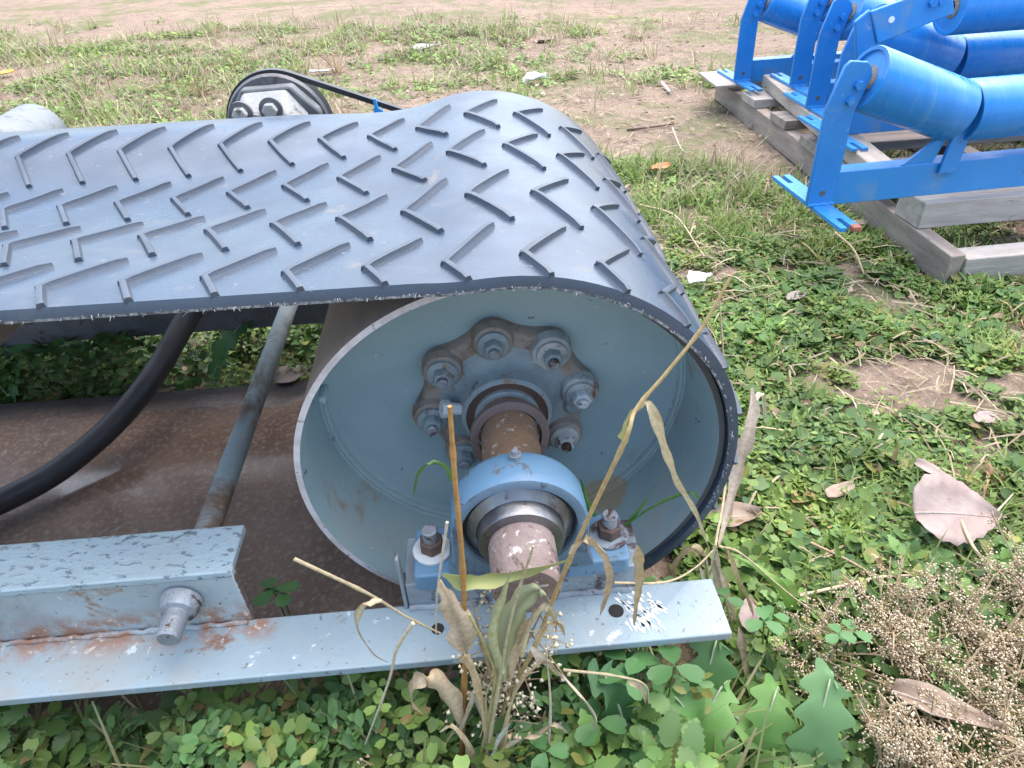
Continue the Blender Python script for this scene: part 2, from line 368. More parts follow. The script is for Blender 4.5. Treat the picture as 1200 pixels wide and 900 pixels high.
top = np.array([[belt(s, y) for y in yl] for s in sl]); nor = np.array([[belt_n(s, y) for y in yl] for s in sl])
if nor[0, 5, 2] < 0: nor = -nor
NSIGN = 1 if belt_n(-1, 1)[2] > 0 else -1
inn = top - nor*TB
ns, nyy = len(sl), len(yl)
broot = thing('conveyor_belt', (0, 1.3, -1.4), 'black rubber conveyor belt with raised chevron cleats running over the drum', 'conveyor belt')
EDG = top-nor*TB*.78; top[:, 0, 1] += .012; top[:, -1, 1] -= .012      # rounded top corner, rubber side, cord showing below
mb = MB(); mb.v = [tuple(p) for p in top.reshape(-1, 3)]+[tuple(p) for p in inn.reshape(-1, 3)]+[tuple(p) for p in EDG.reshape(-1, 3)]
o2 = ns*nyy; o3_ = 2*o2
for i in range(ns-1):
    mud = 1 if sl[i] > SBOT-.2 else 0
    for j in range(nyy-1):
        mb.f.append((i*nyy+j, i*nyy+j+1, (i+1)*nyy+j+1, (i+1)*nyy+j)); mb.m.append(0)
        mb.f.append((o2+i*nyy+j, o2+(i+1)*nyy+j, o2+(i+1)*nyy+j+1, o2+i*nyy+j+1)); mb.m.append(1 if mud else 0)
    for j in (0, nyy-1):
        mb.f.append((i*nyy+j, (i+1)*nyy+j, o3_+(i+1)*nyy+j, o3_+i*nyy+j)); mb.m.append(0)
        mb.f.append((o3_+i*nyy+j, o3_+(i+1)*nyy+j, o2+(i+1)*nyy+j, o2+i*nyy+j)); mb.m.append(2 if sl[i] < 1.15 else 0)
for i in (0, ns-1):
    for j in range(nyy-1): mb.f.append((i*nyy+j, i*nyy+j+1, o2+i*nyy+j+1, o2+i*nyy+j)); mb.m.append(0)
mb.build('belt_carcass', ['rubber', 'muddy_rubber', 'cord'], broot, smooth=50)
# cleats: every V is a part of its own
def arm_strip(mb, s0, y0, s1, y1, w, h, n=7):
    rows = []
    d = np.array([s1-s0, y1-y0]); L = np.linalg.norm(d); d /= L; p = np.array([-d[1], d[0]])
    for k in range(n+1):
        t = k/n; hh = h*(.75 if k in (0, n) else 1)
        c = np.array([s0, y0])+d*L*t; r = []
        for off, ht in ((-w*.60, -.003), (-w*.42, hh*.25), (-w*.32, hh*.92), (0, hh), (w*.32, hh*.92), (w*.42, hh*.25), (w*.60, -.003)):
            q = c+p*off; q[1] = min(max(q[1], YN+.004), YF-.004)
            r.append(belt(q[0], q[1]) + NSIGN*belt_n(q[0], q[1])*ht)
        rows.append(r)
    vs = [v for r in rows for v in r]; fs = []
    for k in range(n):
        for j in range(6): fs.append((k*7+j, k*7+j+1, (k+1)*7+j+1, (k+1)*7+j))
    fs += [tuple(range(7)), tuple(range(n*7+6, n*7-1, -1))]
    mb.add(vs, fs)
rows = [(2.11, -.096), (1.45, -.207), (.77, -.119), (.14, -.228)]
PITCHC = .308
for (y0, s0) in rows:
    k = -11
    while True:
        s = s0+k*PITCHC; k += 1
        if s > 2.4: break
        mb = MB(); yu = min(y0+.275, YF-.02); ydn = max(y0-.315, YN+.01)
        arm_strip(mb, s, y0-.012, s+.21*(yu-y0)/.28, yu, .034, .026)
        arm_strip(mb, s+.002, y0+.012, s+.205*(y0-ydn)/.345, ydn, .034, .026)
        mb.build('cleat', 'cleat_rubber', broot, smooth=40)
# frayed cord along the near edge
mb = MB()
for k in range(260):
    s = random.uniform(-4.5, 2.2); n = NSIGN*belt_n(s, .2); p = belt(s, YN)-n*random.uniform(.030, .050)
    L = random.choice([.006, .009, .012, .015, .02]) * (2.2 if random.random() < .03 else 1)
    d = np.array([random.uniform(-.8, .8), -1.0, random.uniform(-.9, .3)]); d /= np.linalg.norm(d)
    w = np.array([.0022, 0, .001]); q = p+d*L
    mb.add([p-w, p+w, q], [(0, 1, 2)])
tag(mb.build('frayed_cord', 'fray', broot, smooth=0), kind='stuff')

# ================================================================ DRUM
droot = thing('drum_pulley', (0, 1.3, -1.0), 'blue-grey painted steel drum pulley with a rusty bolted hub and shaft', 'pulley')
mb = MB(); mb.lathe([(0, .972), (0, 1.0), (2.62, 1.0), (2.62, .972), (.6, .972)], n=128, mi=[1, 2, 1, 0, 0], close=True)
mb.build('drum_shell', ['drum_paint', 'rim_metal', 'drum_dust'], droot)
mb = MB(); mb.lathe([(.60, .12), (.60, .90), (.585, .935), (.545, .9735)], n=96); mb.build('end_disc', 'drum_paint', droot)
mb = MB(); pts = [((.955+.004*math.sin(k*3.1))*math.cos(a), .57, (.955+.004*math.sin(k*2.3))*math.sin(a)) for k, a in enumerate(np.linspace(0, 2*PI, 181))]
mb.tube(pts, [.016+.006*random.random() for _ in pts], 8, False); mb.build('weld_seam', 'drum_paint', droot)
# bolted flange with eight lobes
PH = 1.691
mb = MB(); NN = 160; poly = []
for k in range(NN):
    a = 2*PI*k/NN; ph = (a-PH)*8/(2*PI); ph -= round(ph); lob = math.cos(ph*PI)**2
    poly.append((a, .425+.05*max(0, lob)**1.3))
vs = []; fs = []
for y, sc_ in ((.602, 1.03), (.545, 1.0), (.528, .965), (.528, .5)):
    for a, r in poly: vs.append((r*sc_*math.cos(a), y, r*sc_*math.sin(a)))
for i in range(3):
    for k in range(NN): fs.append((i*NN+k, i*NN+(k+1) % NN, (i+1)*NN+(k+1) % NN, (i+1)*NN+k))
mb.add(vs, fs); mb.build('hub_flange', 'rust_grease', droot, smooth=50)
mb = MB(); mb.lathe([(.531, .36), (.522, .31), (.505, .27), (.47, .245), (.41, .235), (.40, .225), (.398, .213)], n=64); mb.build('hub_boss', 'nut_paint', droot)
mb = MB(); mb.lathe([(.399, .216), (.405, .20), (.415, .165), (.44, .16)], n=64); mb.build('bush_ring', 'rust_dark', droot)
mb = MB(); mb.lathe([(.43, .168), (.392, .168), (.387, .16), (.387, .13)], n=64); mb.build('lock_ring', 'nut_paint', droot)
for k in range(8):
    a = PH+k*PI/4; c = (.396*math.cos(a), .396*math.sin(a)); white = k in (6,)
    lm = 'lobe_white' if k in (6, 7, 5) else 'nut_paint'
    # spoke-like swelling that carries the bolt
    mb = MB(); e = Vector((math.cos(a), 0, math.sin(a))); q = Vector((-math.sin(a), 0, math.cos(a))); vs = []
    prof = [(.20, .055, .50), (.27, .05, .512), (.34, .058, .518), (.41, .07, .520), (.455, .055, .522)]
    for r, w, y in prof:
        for off, yy in ((-w, .532), (-w*.8, y), (w*.8, y), (w, .532)):
            p = e*r+q*off; vs.append((p.x, yy, p.z))
    fs = []
    for i in range(len(prof)-1):
        for j in range(3): fs.append((i*4+j, i*4+j+1, (i+1)*4+j+1, (i+1)*4+j))
    fs.append((16, 17, 18, 19)); mb.add(vs, fs); mb.build('lobe', lm if k in (6, 7) else ('rust_grease' if k % 2 else 'nut_paint'), droot, smooth=50)
    mb = MB(); mb.lathe([(.545, .108), (.515, .104), (.492, .096), (.485, .085), (.485, .02)], c, 28); mb.build('bolt_boss', lm if k in (6, 7) else 'rust_grease', droot)
    mb = MB(); mb.lathe([(.490, .080), (.468, .078), (.464, .072), (.464, .02)], c, 28); w = mb.build('washer', lm, droot)
    mb = MB(); hexa(mb, c, .050, .412, .466, a0=random.uniform(0, 1)); nn = mb.build('nut', 'nut_white' if k in (6, 5) else 'nut_paint', droot)
    mb = MB(); mb.lathe([(.42, .028), (.388, .028), (.383, .022), (.383, .0005)], c, 16); mb.build('bolt_end', 'nut_white' if k == 6 else 'steel_old', nn)
mb = MB(); mb.tube([(-.205, .45, .03), (-.30, .43, .06)], .032, 10); mb.tube([(-.295, .43, .058), (-.335, .42, .07)], .048, 6); mb.build('set_screw', 'nut_white', droot, bevel=.004)
mb = MB(); mb.lathe([(.53, .05), (.51, .05), (.50, .04), (.497, .0005)], (.365, -.055), 24); mb.build('plug', 'nut_paint', droot)
mb = MB(); mb.lathe([(.58, .142), (-.36, .142)], n=48); mb.build('shaft', 'rust', droot)
mb = MB(); mb.lathe([(-.36, .140), (-.67, .140), (-.69, .128), (-.692, .0005)], n=48); mb.build('shaft_end', 'shaft_end', droot)
# loose dust ring that hangs tilted on the shaft
mb = MB(); n = 56; prof = [(-.026, .160), (-.026, .192), (-.018, .200), (.018, .200), (.026, .192), (.026, .160)]; vs = []; fs = []
for k in range(n):
    a = 2*PI*k/n
    for (yy, r) in prof:
        p = Vector((r*math.cos(a), yy, r*math.sin(a))); p.rotate(Matrix.Rotation(math.radians(-10), 3, 'X')); p.rotate(Matrix.Rotation(math.radians(3), 3, 'Z'))
        vs.append((p.x+.003, p.y+.27, p.z-.017))
for k in range(n):
    for j in range(6): fs.append((k*6+j, k*6+(j+1) % 6, ((k+1) % n)*6+(j+1) % 6, ((k+1) % n)*6+j))
mb.add(vs, fs); mb.build('dust_ring', 'ring_iron', droot)
# balance weld block inside the shell
mb = MB(); mb.box((-.90, .28, .26), (-.86, .40, .30)); mb.build('balance_weight', 'drum_paint', droot, bevel=.012)

# ================================================================ FRAME
froot = thing('conveyor_chassis', (-.5, 1.3, -1.4), 'pale blue painted steel frame of the conveyor with rust along the weld', 'frame')
XL = -5.5
for side in (0, 1):
    yy = (lambda y: y) if side == 0 else (lambda y: 2.68-y)
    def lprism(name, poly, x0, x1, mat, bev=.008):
        mb = MB(); mb.prism([(yy(a), b) for a, b in poly], x0, x1, 'yz'); return mb.build(name, mat if side == 0 else 'iron_dark_and_shade', froot, bevel=bev)  # far side coloured dark to stand in for the shade under the belt
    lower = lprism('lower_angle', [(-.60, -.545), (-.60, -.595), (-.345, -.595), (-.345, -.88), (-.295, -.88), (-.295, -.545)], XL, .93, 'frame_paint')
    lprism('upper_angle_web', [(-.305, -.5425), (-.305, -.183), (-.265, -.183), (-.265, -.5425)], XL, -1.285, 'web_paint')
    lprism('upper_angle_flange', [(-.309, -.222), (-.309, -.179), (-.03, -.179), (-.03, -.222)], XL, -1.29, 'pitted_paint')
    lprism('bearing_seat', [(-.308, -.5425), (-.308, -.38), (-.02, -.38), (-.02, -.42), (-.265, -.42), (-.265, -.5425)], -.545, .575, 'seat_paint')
    if side == 0:
        mb = MB(); mb.prism([(-.318, -.5425), (-.318, -.19), (-.285, -.17), (-.26, -.36), (-.26, -.5425)], -.565, -.547, 'yz'); mb.build('gusset', 'seat_paint', froot, bevel=.005)
        # weld beads
        mb = MB(); pts = [(x, -.318+.004*math.sin(x*50), -.537+.004*math.sin(x*71)) for x in np.arange(XL, -1.29, .035)]
        mb.tube(pts, [.010+.005*random.random() for _ in pts], 8); mb.build('weld_bead', 'web_paint', froot)
        mb = MB(); pts = [(-1.287, -.29, z) for z in np.arange(-.54, -.2, .02)]
        mb.tube(pts, [.008+.005*random.random() for _ in pts], 8); mb.build('weld_bead', 'rust_dark', froot)
        mb = MB(); pts = [(x, -.318+.003*math.sin(x*60), -.538) for x in np.arange(-.54, .575, .03)]
        mb.tube(pts, [.013+.008*random.random() for _ in pts], 8); mb.build('weld_bead', 'seat_paint', froot)
        for (px, py, r) in ((722, 716, .036), (513, 737, .03)):
            p = atz(px, py, -.545); mb = MB(); vs = [(p[0]+r*math.cos(a), p[1]+r*math.sin(a)) for a in np.linspace(0, 2*PI, 20, False)]
            mb.prism(vs, -.5449, -.5425, 'xy'); mb.build('bolt_hole', 'black', froot)
        mb = MB()
        for k in range(46):
            p = atz(random.gauss(752, 12), random.gauss(716, 16), -.545); a = random.gauss(-.9, .25); l = random.uniform(.01, .05); w_ = random.uniform(.003, .009)
            if not (-.59 < p[1] < -.32): continue
            dx, dy = math.cos(a), math.sin(a); q = [(p[0]+dx*u*l-dy*v*w_*random.uniform(.6, 1.3), p[1]+dy*u*l+dx*v*w_) for u, v in ((-1, -.3), (-.3, -1), (.6, -.8), (1, .1), (.3, 1), (-.7, .7))]
            mb.prism(q, -.5445, -.5425, 'xy')
        tag(mb.build('paint_flakes', 'scrap', froot, smooth=0), kind='stuff')
        sb = MB(); sb.lathe([(-.24, .05), (-.318, .05), (-.318, .092), (-.345, .094), (-.385, .075), (-.392, .052), (-.51, .052), (-.52, .044), (-.52, .0005)], (-1.545, -.335), 28)
        sb.build('spacer_bolt', 'steel_old', froot)
mb = MB(); mb.tube([(-1.545, y, -.335) for y in np.linspace(-.263, 2.94, 14)], .062, 20)
mt_p = surf('pipe_paint', (.24, .31, .32), (.30, .36, .37), .6, 14, ((.16, .105, .07), 9, .47, .60, .85), more=[((.30, .23, .15), 50, .58, .68, .9)], bump=.5)
mb.build('spacer_pipe', mt_p, froot)

# ================================================================ BEARING
proot = thing('pillow_block_bearing', (0, -.2, -.38), 'bright blue pillow block bearing bolted under the drum shaft', 'bearing')
mb = MB(); NB = 72; prof = [(-.165, .235), (-.165, .258), (-.185, .280), (-.22, .296), (-.335, .298), (-.365, .288), (-.372, .272), (-.372, .25), (-.30, .238)]
mb.lathe(prof, n=NB, mi=[0, 0, 0, 0, 0, 1, 1, 1]); mb.build('housing_ring', ['bearing_paint', 'bearing_front'], proot)
mb = MB()     # pedestal below the ring, cut round the bore
vs = []; fs = []; pr = []
for a in np.linspace(-PI*.995, -PI*.005, 25): pr.append((.245*math.cos(a), .245*math.sin(a)))
poly = pr+[(.300, 0), (.300, -.16), (.33, -.2785), (-.33, -.2785), (-.300, -.16), (-.300, 0)]
mb.prism(poly, -.368, -.17, 'xz'); mb.build('pedestal', 'bearing_front', proot, bevel=.008)
mb = MB(); mb.prism([(-.475, -.35), (-.49, -.335), (-.49, -.075), (-.475, -.06), (.485, -.06), (.50, -.075), (.50, -.335), (.485, -.35)], -.378, -.275, 'xy')
mb.build('base', 'bearing_paint', proot, bevel=.018)
mb = MB(); mb.lathe([(-.31, .246), (-.335, .243), (-.345, .22), (-.335, .212)], n=64); mb.build('seal_ring', 'seal', proot)
mb = MB(); mb.lathe([(-.32, .236), (-.350, .228), (-.372, .195), (-.378, .188), (-.368, .182)], n=64); mb.build('shield', 'steel', proot)
mb = MB(); mb.lathe([(-.35, .186), (-.43, .184), (-.445, .178), (-.447, .165), (-.45, .1405)], n=64); mb.build('inner_ring', 'steel', proot)
mb = MB(); mb.tube([(0, -.235, .285), (0, -.235, .318)], .028, 6); mb.tube([(0, -.235, .312), (0, -.238, .340)], [.022, .014], 10); mb.build('grease_nipple', 'steel_old', proot)
for x in (-.405, .425):
    mb = MB(); vs = []
    def zcyl(mb, r, z0, z1, n=24, ctr=(x, -.205)):
        mb.tube([(ctr[0], ctr[1], z0), (ctr[0], ctr[1], z1)], r, n)
    zcyl(mb, .092, -.276, -.258); bw = mb.build('washer', 'nut_white' if x < 0 else 'seat_paint', proot, bevel=.004)
    mb = MB(); zcyl(mb, .058, -.26, -.195, 6); bn = mb.build('nut', 'rust_dark', proot, bevel=.006)
    mb = MB(); zcyl(mb, .037, -.20, -.13, 18); mb.build('stud', 'steel_old', bn, bevel=.006)

# ================================================================ UNDER THE BELT
hp = [atz(236, 345, -.35), atz(214, 382, -.55), atz(180, 440, -.80), atz(135, 495, -1.0), atz(70, 550, -1.13), atz(0, 588, -1.17), atz(-90, 625, -1.18), atz(-200, 660, -1.18)]
mb = MB(); mb.tube(crom(hp, 8), .088, 18)
tag(mb.build('rubber_hose', 'hose', None, org=tuple(hp[3])), 'thick black rubber hose hanging under the belt beside the spacer pipe', 'hose')
ir = thing('carrying_roller', (-2.92, 1.3, .3), 'rusty brown carrying roller under the left end of the belt', 'roller')
mb = MB(); mb.lathe([(.12, .02), (.12, .29), (2.55, .29), (2.55, .02)], (-2.92, .50), 32); mb.build('roller_tube', 'rust_grease', ir)
mb = MB(); mb.lathe([(-.25, .05), (2.95, .05)], (-2.92, .50), 12); mb.build('axle', 'steel_old', ir)
for y in (-.22, 2.93):
    mb = MB(); mb.box((-3.0, y-.025, -.18), (-2.84, y+.025, .57)); mb.build('axle_bracket', 'frame_paint', ir, bevel=.01)

# ================================================================ DRIVE BEHIND THE BELT
sroot = thing('motor_sheave', (-1.55, 3.4, .3), 'dark grooved drive sheave behind the belt with a V-belt over it', 'sheave')
mb = MB(); mb.lathe([(3.30, .05), (3.30, .385), (3.335, .40), (3.365, .36), (3.435, .36), (3.465, .40), (3.50, .385), (3.50, .05)], (-1.55, .71), 56); mb.build('sheave_wheel', 'iron_dark_and_shade', sroot)
mb = MB(); mb.lathe([(3.20, .07), (3.62, .07)], (-1.55, .71), 20); mb.build('sheave_shaft', 'steel_old', sroot)
droot2 = thing('driven_sheave', (0, 3.4, -.5), 'dark driven sheave on the far end of the drum shaft', 'sheave')
mb = MB(); mb.lathe([(3.30, .05), (3.30, .49), (3.335, .50), (3.365, .47), (3.435, .47), (3.465, .50), (3.50, .49), (3.50, .05)], (0, 0), 56); mb.build('sheave_wheel', 'iron_dark_and_shade', droot2)
mb = MB(); mb.lathe([(2.4, .14), (3.7, .14)], (0, 0), 24); mb.build('sheave_shaft', 'rust', droot2)
c1, c2, r1, r2 = np.array([-1.55, .71]), np.array([0., 0.]), .405, .505
D = c2-c1; L = np.linalg.norm(D); base = math.atan2(D[1], D[0]); al = math.acos((r1-r2)/L)
path = []
for a in np.linspace(base+al, base-al+2*PI, 28): path.append((c1[0]+r1*math.cos(a), c1[1]+r1*math.sin(a)))
for a in np.linspace(base-al, base+al, 28): path.append((c2[0]+r2*math.cos(a), c2[1]+r2*math.sin(a)))
mb = MB(); vs = []; fs = []; n = len(path)
for i, (x, z) in enumerate(path):
    x0, z0 = path[i-1]; x1, z1 = path[(i+1) % n]; tx, tz = x1-x0, z1-z0; l = math.hypot(tx, tz); nx_, nz_ = -tz/l, tx/l
    cx, cz = (c1+c2)/2
    if (x-cx)*nx_+(z-cz)*nz_ < 0: nx_, nz_ = -nx_, -nz_
    for y, h in ((3.38, -.028), (3.37, .012), (3.43, .012), (3.42, -.028)): vs.append((x+nx_*h, y, z+nz_*h))
for i in range(n):
    for j in range(4): fs.append((i*4+j, i*4+(j+1) % 4, ((i+1) % n)*4+(j+1) % 4, ((i+1) % n)*4+j))
mb.add(vs, fs); tag(mb.build('v_belt', 'hose', None, org=(-.8, 3.4, .2)), 'thin dark V-belt slanting down from the sheave behind the wide belt', 'drive belt')
p = aty(441, 124, 3.4)
mb = MB(); mb.prism([(p[0]-.035, p[2]-.09), (p[0]+.05, p[2]-.10), (p[0]+.055, p[2]-.02), (p[0]+.02, p[2]+.0), (p[0]+.012, p[2]+.07), (p[0]-.012, p[2]+.07), (p[0]-.01, p[2]+.01)], 3.33, 3.355)
tag(mb.build('plastic_clip', 'blue_tag', None, org=(p[0], 3.34, p[2]-.1), bevel=.005), 'small bright blue plastic clip hanging on the V-belt', 'clip')
groot = thing('gearbox', (-1.5, 3.1, .3), 'grey cast gearbox housing with two hex bolts in front of the sheave', 'gearbox')
mb = MB(); mb.prism([(-1.93, .45), (-1.90, .80), (-1.74, 1.04), (-1.37, 1.05), (-1.19, .86), (-1.17, .45)], 3.16, 3.28); mb.build('back_plate', 'iron_dark_and_shade', groot, bevel=.02)
mb = MB(); k0 = [(-1.90, .45), (-1.88, .80), (-1.73, 1.03), (-1.40, 1.04), (-1.27, .86), (-1.25, .45)]; k1 = [(-1.86, .45), (-1.84, .78), (-1.70, .90), (-1.43, .90), (-1.33, .80), (-1.31, .45)]
mb.add([(x, 3.17, z) for x, z in k0]+[(x, 3.00, z) for x, z in k1], [tuple(range(11, 5, -1))]+[(i, (i+1) % 6, (i+1) % 6+6, i+6) for i in range(6)]+[tuple(range(6))]); mb.build('housing', 'casting', groot, bevel=.025)
for px, py in ((282, 134), (317, 129)):
    p = aty(px, py, 2.98); mb = MB(); mb.lathe([(3.01, .085), (2.985, .085), (2.985, .05)], (p[0], p[2]), 24); bw = mb.build('washer', 'iron_dark_and_shade', groot)
    mb = MB(); hexa(mb, (p[0], p[2]), .056, 2.93, 2.99); mb.build('bolt_head', 'casting', groot, bevel=.006)
p = aty(300, 139, 2.99); mb = MB(); mb.lathe([(3.01, .03), (2.985, .03), (2.985, .001)], (p[0], p[2]), 14); mb.build('plug', 'casting', groot)
mb = MB(); mb.box((-1.85, 3.02, -.20), (-1.25, 3.26, .46)); mb.build('pedestal', 'iron_dark_and_shade', groot, bevel=.02)
mroot = thing('electric_motor', (-3.5, 3.3, .2), 'white painted motor with a rounded scuffed end behind the belt', 'motor')
mb = MB(); mb.lathe([(3.05, .001), (3.055, .08), (3.09, .15), (3.14, .205), (3.2, .23), (3.35, .24), (3.9, .24), (3.9, .02)], (-3.70, .63), 40); mb.build('motor_body', 'motor_paint', mroot)
mb = MB(); mb.prism([(-3.5, .33), (-3.50, .74), (-3.42, .75), (-3.28, .33)], 3.28, 3.34); mb.build('mounting_plate', 'iron_dark_and_shade', mroot, bevel=.01)
mb = MB(); mb.box((-3.95, 3.06, -.20), (-3.45, 3.27, .40)); mb.build('motor_foot', 'iron_dark_and_shade', mroot, bevel=.02)

# ================================================================ PALLET
pr_ = thing('wooden_pallet', (5, 7.4, GZ), 'weathered grey wooden pallet carrying the blue idler frames', 'pallet')
def board(a, b, mat, rz=0, name='board'):
    (x0, y0, z0), (x1, y1, z1) = a, b; mb = MB(); c = ((x0+x1)/2, (y0+y1)/2); n = 5; vs = []
    lx = (x1-x0) > (y1-y0)
    J = lambda: random.uniform(-.012, .012)
    mb.box(a, b)
    cs, sn = math.cos(rz), math.sin(rz)
    mb.v = [(x0+(x-x0)*cs-(y-y0)*sn+J(), y0+(x-x0)*sn+(y-y0)*cs+J(), z+J()*.6) for x, y, z in mb.v]
    return mb.build(name, mat, pr_, bevel=.012, smooth=30)
board((4.72, 3.70, GZ), (4.90, 7.20, -1.055), 'wood', name='runner'); board((4.74, 7.22, GZ), (4.93, 11.3, -1.055), 'wood', name='runner')
for x in (6.7, 8.7): board((x, 3.8, GZ), (x+.2, 11.3, -1.055), 'wood', name='runner')
board((4.92, 3.68, GZ), (9.2, 3.95, -1.10), 'wood_x', .05)
board((4.74, 4.36, -1.05), (9.1, 4.80, -.76), 'wood_x', .035)
for y in (5.65, 6.85, 8.02, 9.25, 10.45):
    board((4.70+random.uniform(-.05, .05), y, -1.05), (9.1, y+.55, -.915), 'wood_xd' if y < 9 else 'wood_x', .01)
tb = MB(); tb.add([(4.64,5.0,-.905),(4.96,5.0,-.905),(5.40,10.0,-.905),(5.08,10.0,-.905),(4.64,5.0,-.705),(4.96,5.0,-.705),(5.40,10.0,-.705),(5.08,10.0,-.705)],
       [(0,3,2,1),(4,5,6,7),(0,1,5,4),(1,2,6,5),(2,3,7,6),(3,0,4,7)])
tag(tb.build('timber_bearer', 'wood_pale', None, org=(5, 7.5, -.905), bevel=.012), 'pale squared timber laid lengthwise on the pallet under the idler feet', 'timber')
tb = MB(); tb.box((4.3, 10.05, -.905), (4.75, 11.1, -.86)); tag(tb.build('timber_offcut', 'wood_pale', None, org=(4.5, 10.5, -.905), bevel=.01), 'flat pale offcut at the far corner of the pallet', 'timber')

# ================================================================ IDLER FRAMES
def roller(mb_name, p0, p1, r, parent):
    p0, p1 = Vector(p0), Vector(p1); d = p1-p0; L = d.length; q = d.to_track_quat('Y', 'Z').to_matrix()
    def place(mb): mb.v = [tuple(p0+q@Vector(v)) for v in mb.v]; return mb
    mb = MB(); mb.lathe([(.03, r*.84), (.0, r*.86), (-.005, r*.97), (.012, r), (L-.012, r), (L+.005, r*.97), (L, r*.86), (L-.03, r*.84)], n=48)
    o = place(mb).build(mb_name, 'idler_roll', parent)
    for e in (0, 1):
        g = (lambda a: a) if e == 0 else (lambda a: L-a)
        mb = MB(); mb.lathe([(g(.03), r*.85), (g(.028), r*.42)], n=40); place(mb).build('end_cap', 'idler_bright', o)
        mb = MB(); mb.lathe([(g(.03), r*.42), (g(.015), r*.40), (g(.012), r*.24), (g(.02), r*.2)], n=28); place(mb).build('seal', 'rust_grease', o)
    mb = MB(); mb.lathe([(-.10, .001), (-.10, .042), (L+.10, .042), (L+.10, .001)], n=12); place(mb).build('axle', 'steel_old', o)
    return o
def make_idler():
    root = bpy.data.objects.new('idler_frame', None); C.objects.link(root); ORG[root.name] = (0, 0, 0)
    LL = 3.94
    mb = MB(); mb.prism([(-.09, .0), (-.09, .35), (.12, .35), (.12, .31), (-.05, .31), (-.05, .0)], .10, LL-.10, 'yz'); mb.build('cross_angle', 'idler_bright', root, bevel=.008)
    for sd_ in (0, 1):
        mx = (lambda u: u) if sd_ == 0 else (lambda u: LL-u)
        foot = [(-.09, -.74), (-.02, -.74), (-.02, -.50), (.04, -.50), (.04, -.74), (.12, -.74), (.12, .75), (.04, .75), (.04, .50), (-.02, .50), (-.02, .75), (-.09, .75)]
        mb = MB(); mb.prism([(mx(a), b) for a, b in foot], 0, .045, 'xy'); fo = mb.build('foot_plate', 'idler_bright', root, bevel=.006)
        leg = [(-.15, .046), (.15, .046), (.13, .96), (.225, 1.30), (.20, 1.37), (.15, 1.42), (-.02, 1.44), (-.065, 1.40), (-.17, 1.0)]
        mb = MB(); mb.prism([(mx(a), b) for a, b in leg], -.16, -.115); lg = mb.build('leg', 'idler_blue', root, bevel=.008)
        mb = MB()     # turned-in edge of the leg
        vs = []
        for (a, b) in ((.15, .046), (.13, .96), (.225, 1.30)):
            vs += [(mx(a-.045), -.12, b), (mx(a), -.12, b), (mx(a), .12, b), (mx(a-.045), .12, b)]
        fs = [(0, 1, 2, 3), (8, 11, 10, 9)]
        for i in (0, 4):
            for j in range(4): fs.append((i+j, i+(j+1) % 4, i+4+(j+1) % 4, i+4+j))
        mb.add(vs, fs); mb.build('leg_flange', 'idler_blue', lg, bevel=.006)
        for (a, b) in ((.10, 1.22), (.055, 1.08)):
            mb = MB(); hexa(mb, (mx(a), b), .045, -.20, -.155); mb.build('bolt', 'idler_blue', lg)
        mb = MB(); mb.lathe([(-.158, .035), (-.165, .03), (-.165, .001)], (mx(.0), .17), 14); mb.build('hole_plug', 'iron_dark_and_shade', lg)
        mb = MB(); pts = [(mx(u), -.163, .052+.004*math.sin(u*70)) for u in np.arange(-.14, .15, .02)]; mb.tube(pts, [.013+.007*random.random() for _ in pts], 7); mb.build('weld_bead', 'idler_bright', lg)
        mb = MB(); pts = [(mx(u), -.074, .352) for u in np.arange(.90, 1.22, .025)]; mb.tube(pts, [.010+.007*random.random() for _ in pts], 7); mb.build('weld_bead', 'idler_bright', root)
        fin = [(.88, .352), (1.22, .352), (1.30, .60), (1.22, .62)]
        mb = MB(); mb.prism([(mx(a), b) for a, b in fin], -.07, -.03); mb.build('fin', 'idler_bright', root, bevel=.006)
        fin2 = [(1.28, .25), (1.48, .25), (1.50, .80), (1.36, .88), (1.30, .55)]
        mb = MB(); mb.prism([(mx(a), b) for a, b in fin2], -.135, -.095); mb.build('fin', 'idler_blue', root, bevel=.006)
    roller('roller', (.26, 0, 1.24), (1.33, 0, .85), .30, root)
    roller('roller', (1.44, .02, .84), (2.50, .02, .84), .30, root)
    roller('roller', (LL-.26, 0, 1.24), (LL-1.33, 0, .85), .30, root)
    return root
GI = 'blue idler frames on the pallet'
spots = [((3.52, 4.45, -.705), 4, 'blue troughing idler frame nearest the camera, overhanging the pallet corner'),
         ((4.72, 6.65, -.702), 3, 'blue idler frame directly behind the nearest one, mostly hidden by its rollers'),
         ((5.00, 7.9, -.702), 2, 'blue idler frame standing third from the front on the pallet timber'),
         ((5.25, 9.1, -.702), 2, 'blue idler frame standing fourth from the front on the pallet timber'),
         ((4.75, 10.25, -.86), 4, 'farthest blue idler frame, at the far left corner of the pallet')]
idl = make_idler()
for i, (loc, rz, lab) in enumerate(spots):
    o = idl if i == 0 else copy_tree(idl)
    o.location = W(loc); o.rotation_euler.z = math.radians(rz); tag(o, lab, 'idler', GI)
mb = MB(); mb.box((.036, -.76, -.004), (.124, -.68, .049)); tag(mb.build('foot_tip', 'red_tip', idl, bevel=.008), 'rust-red tip of the foot plate')
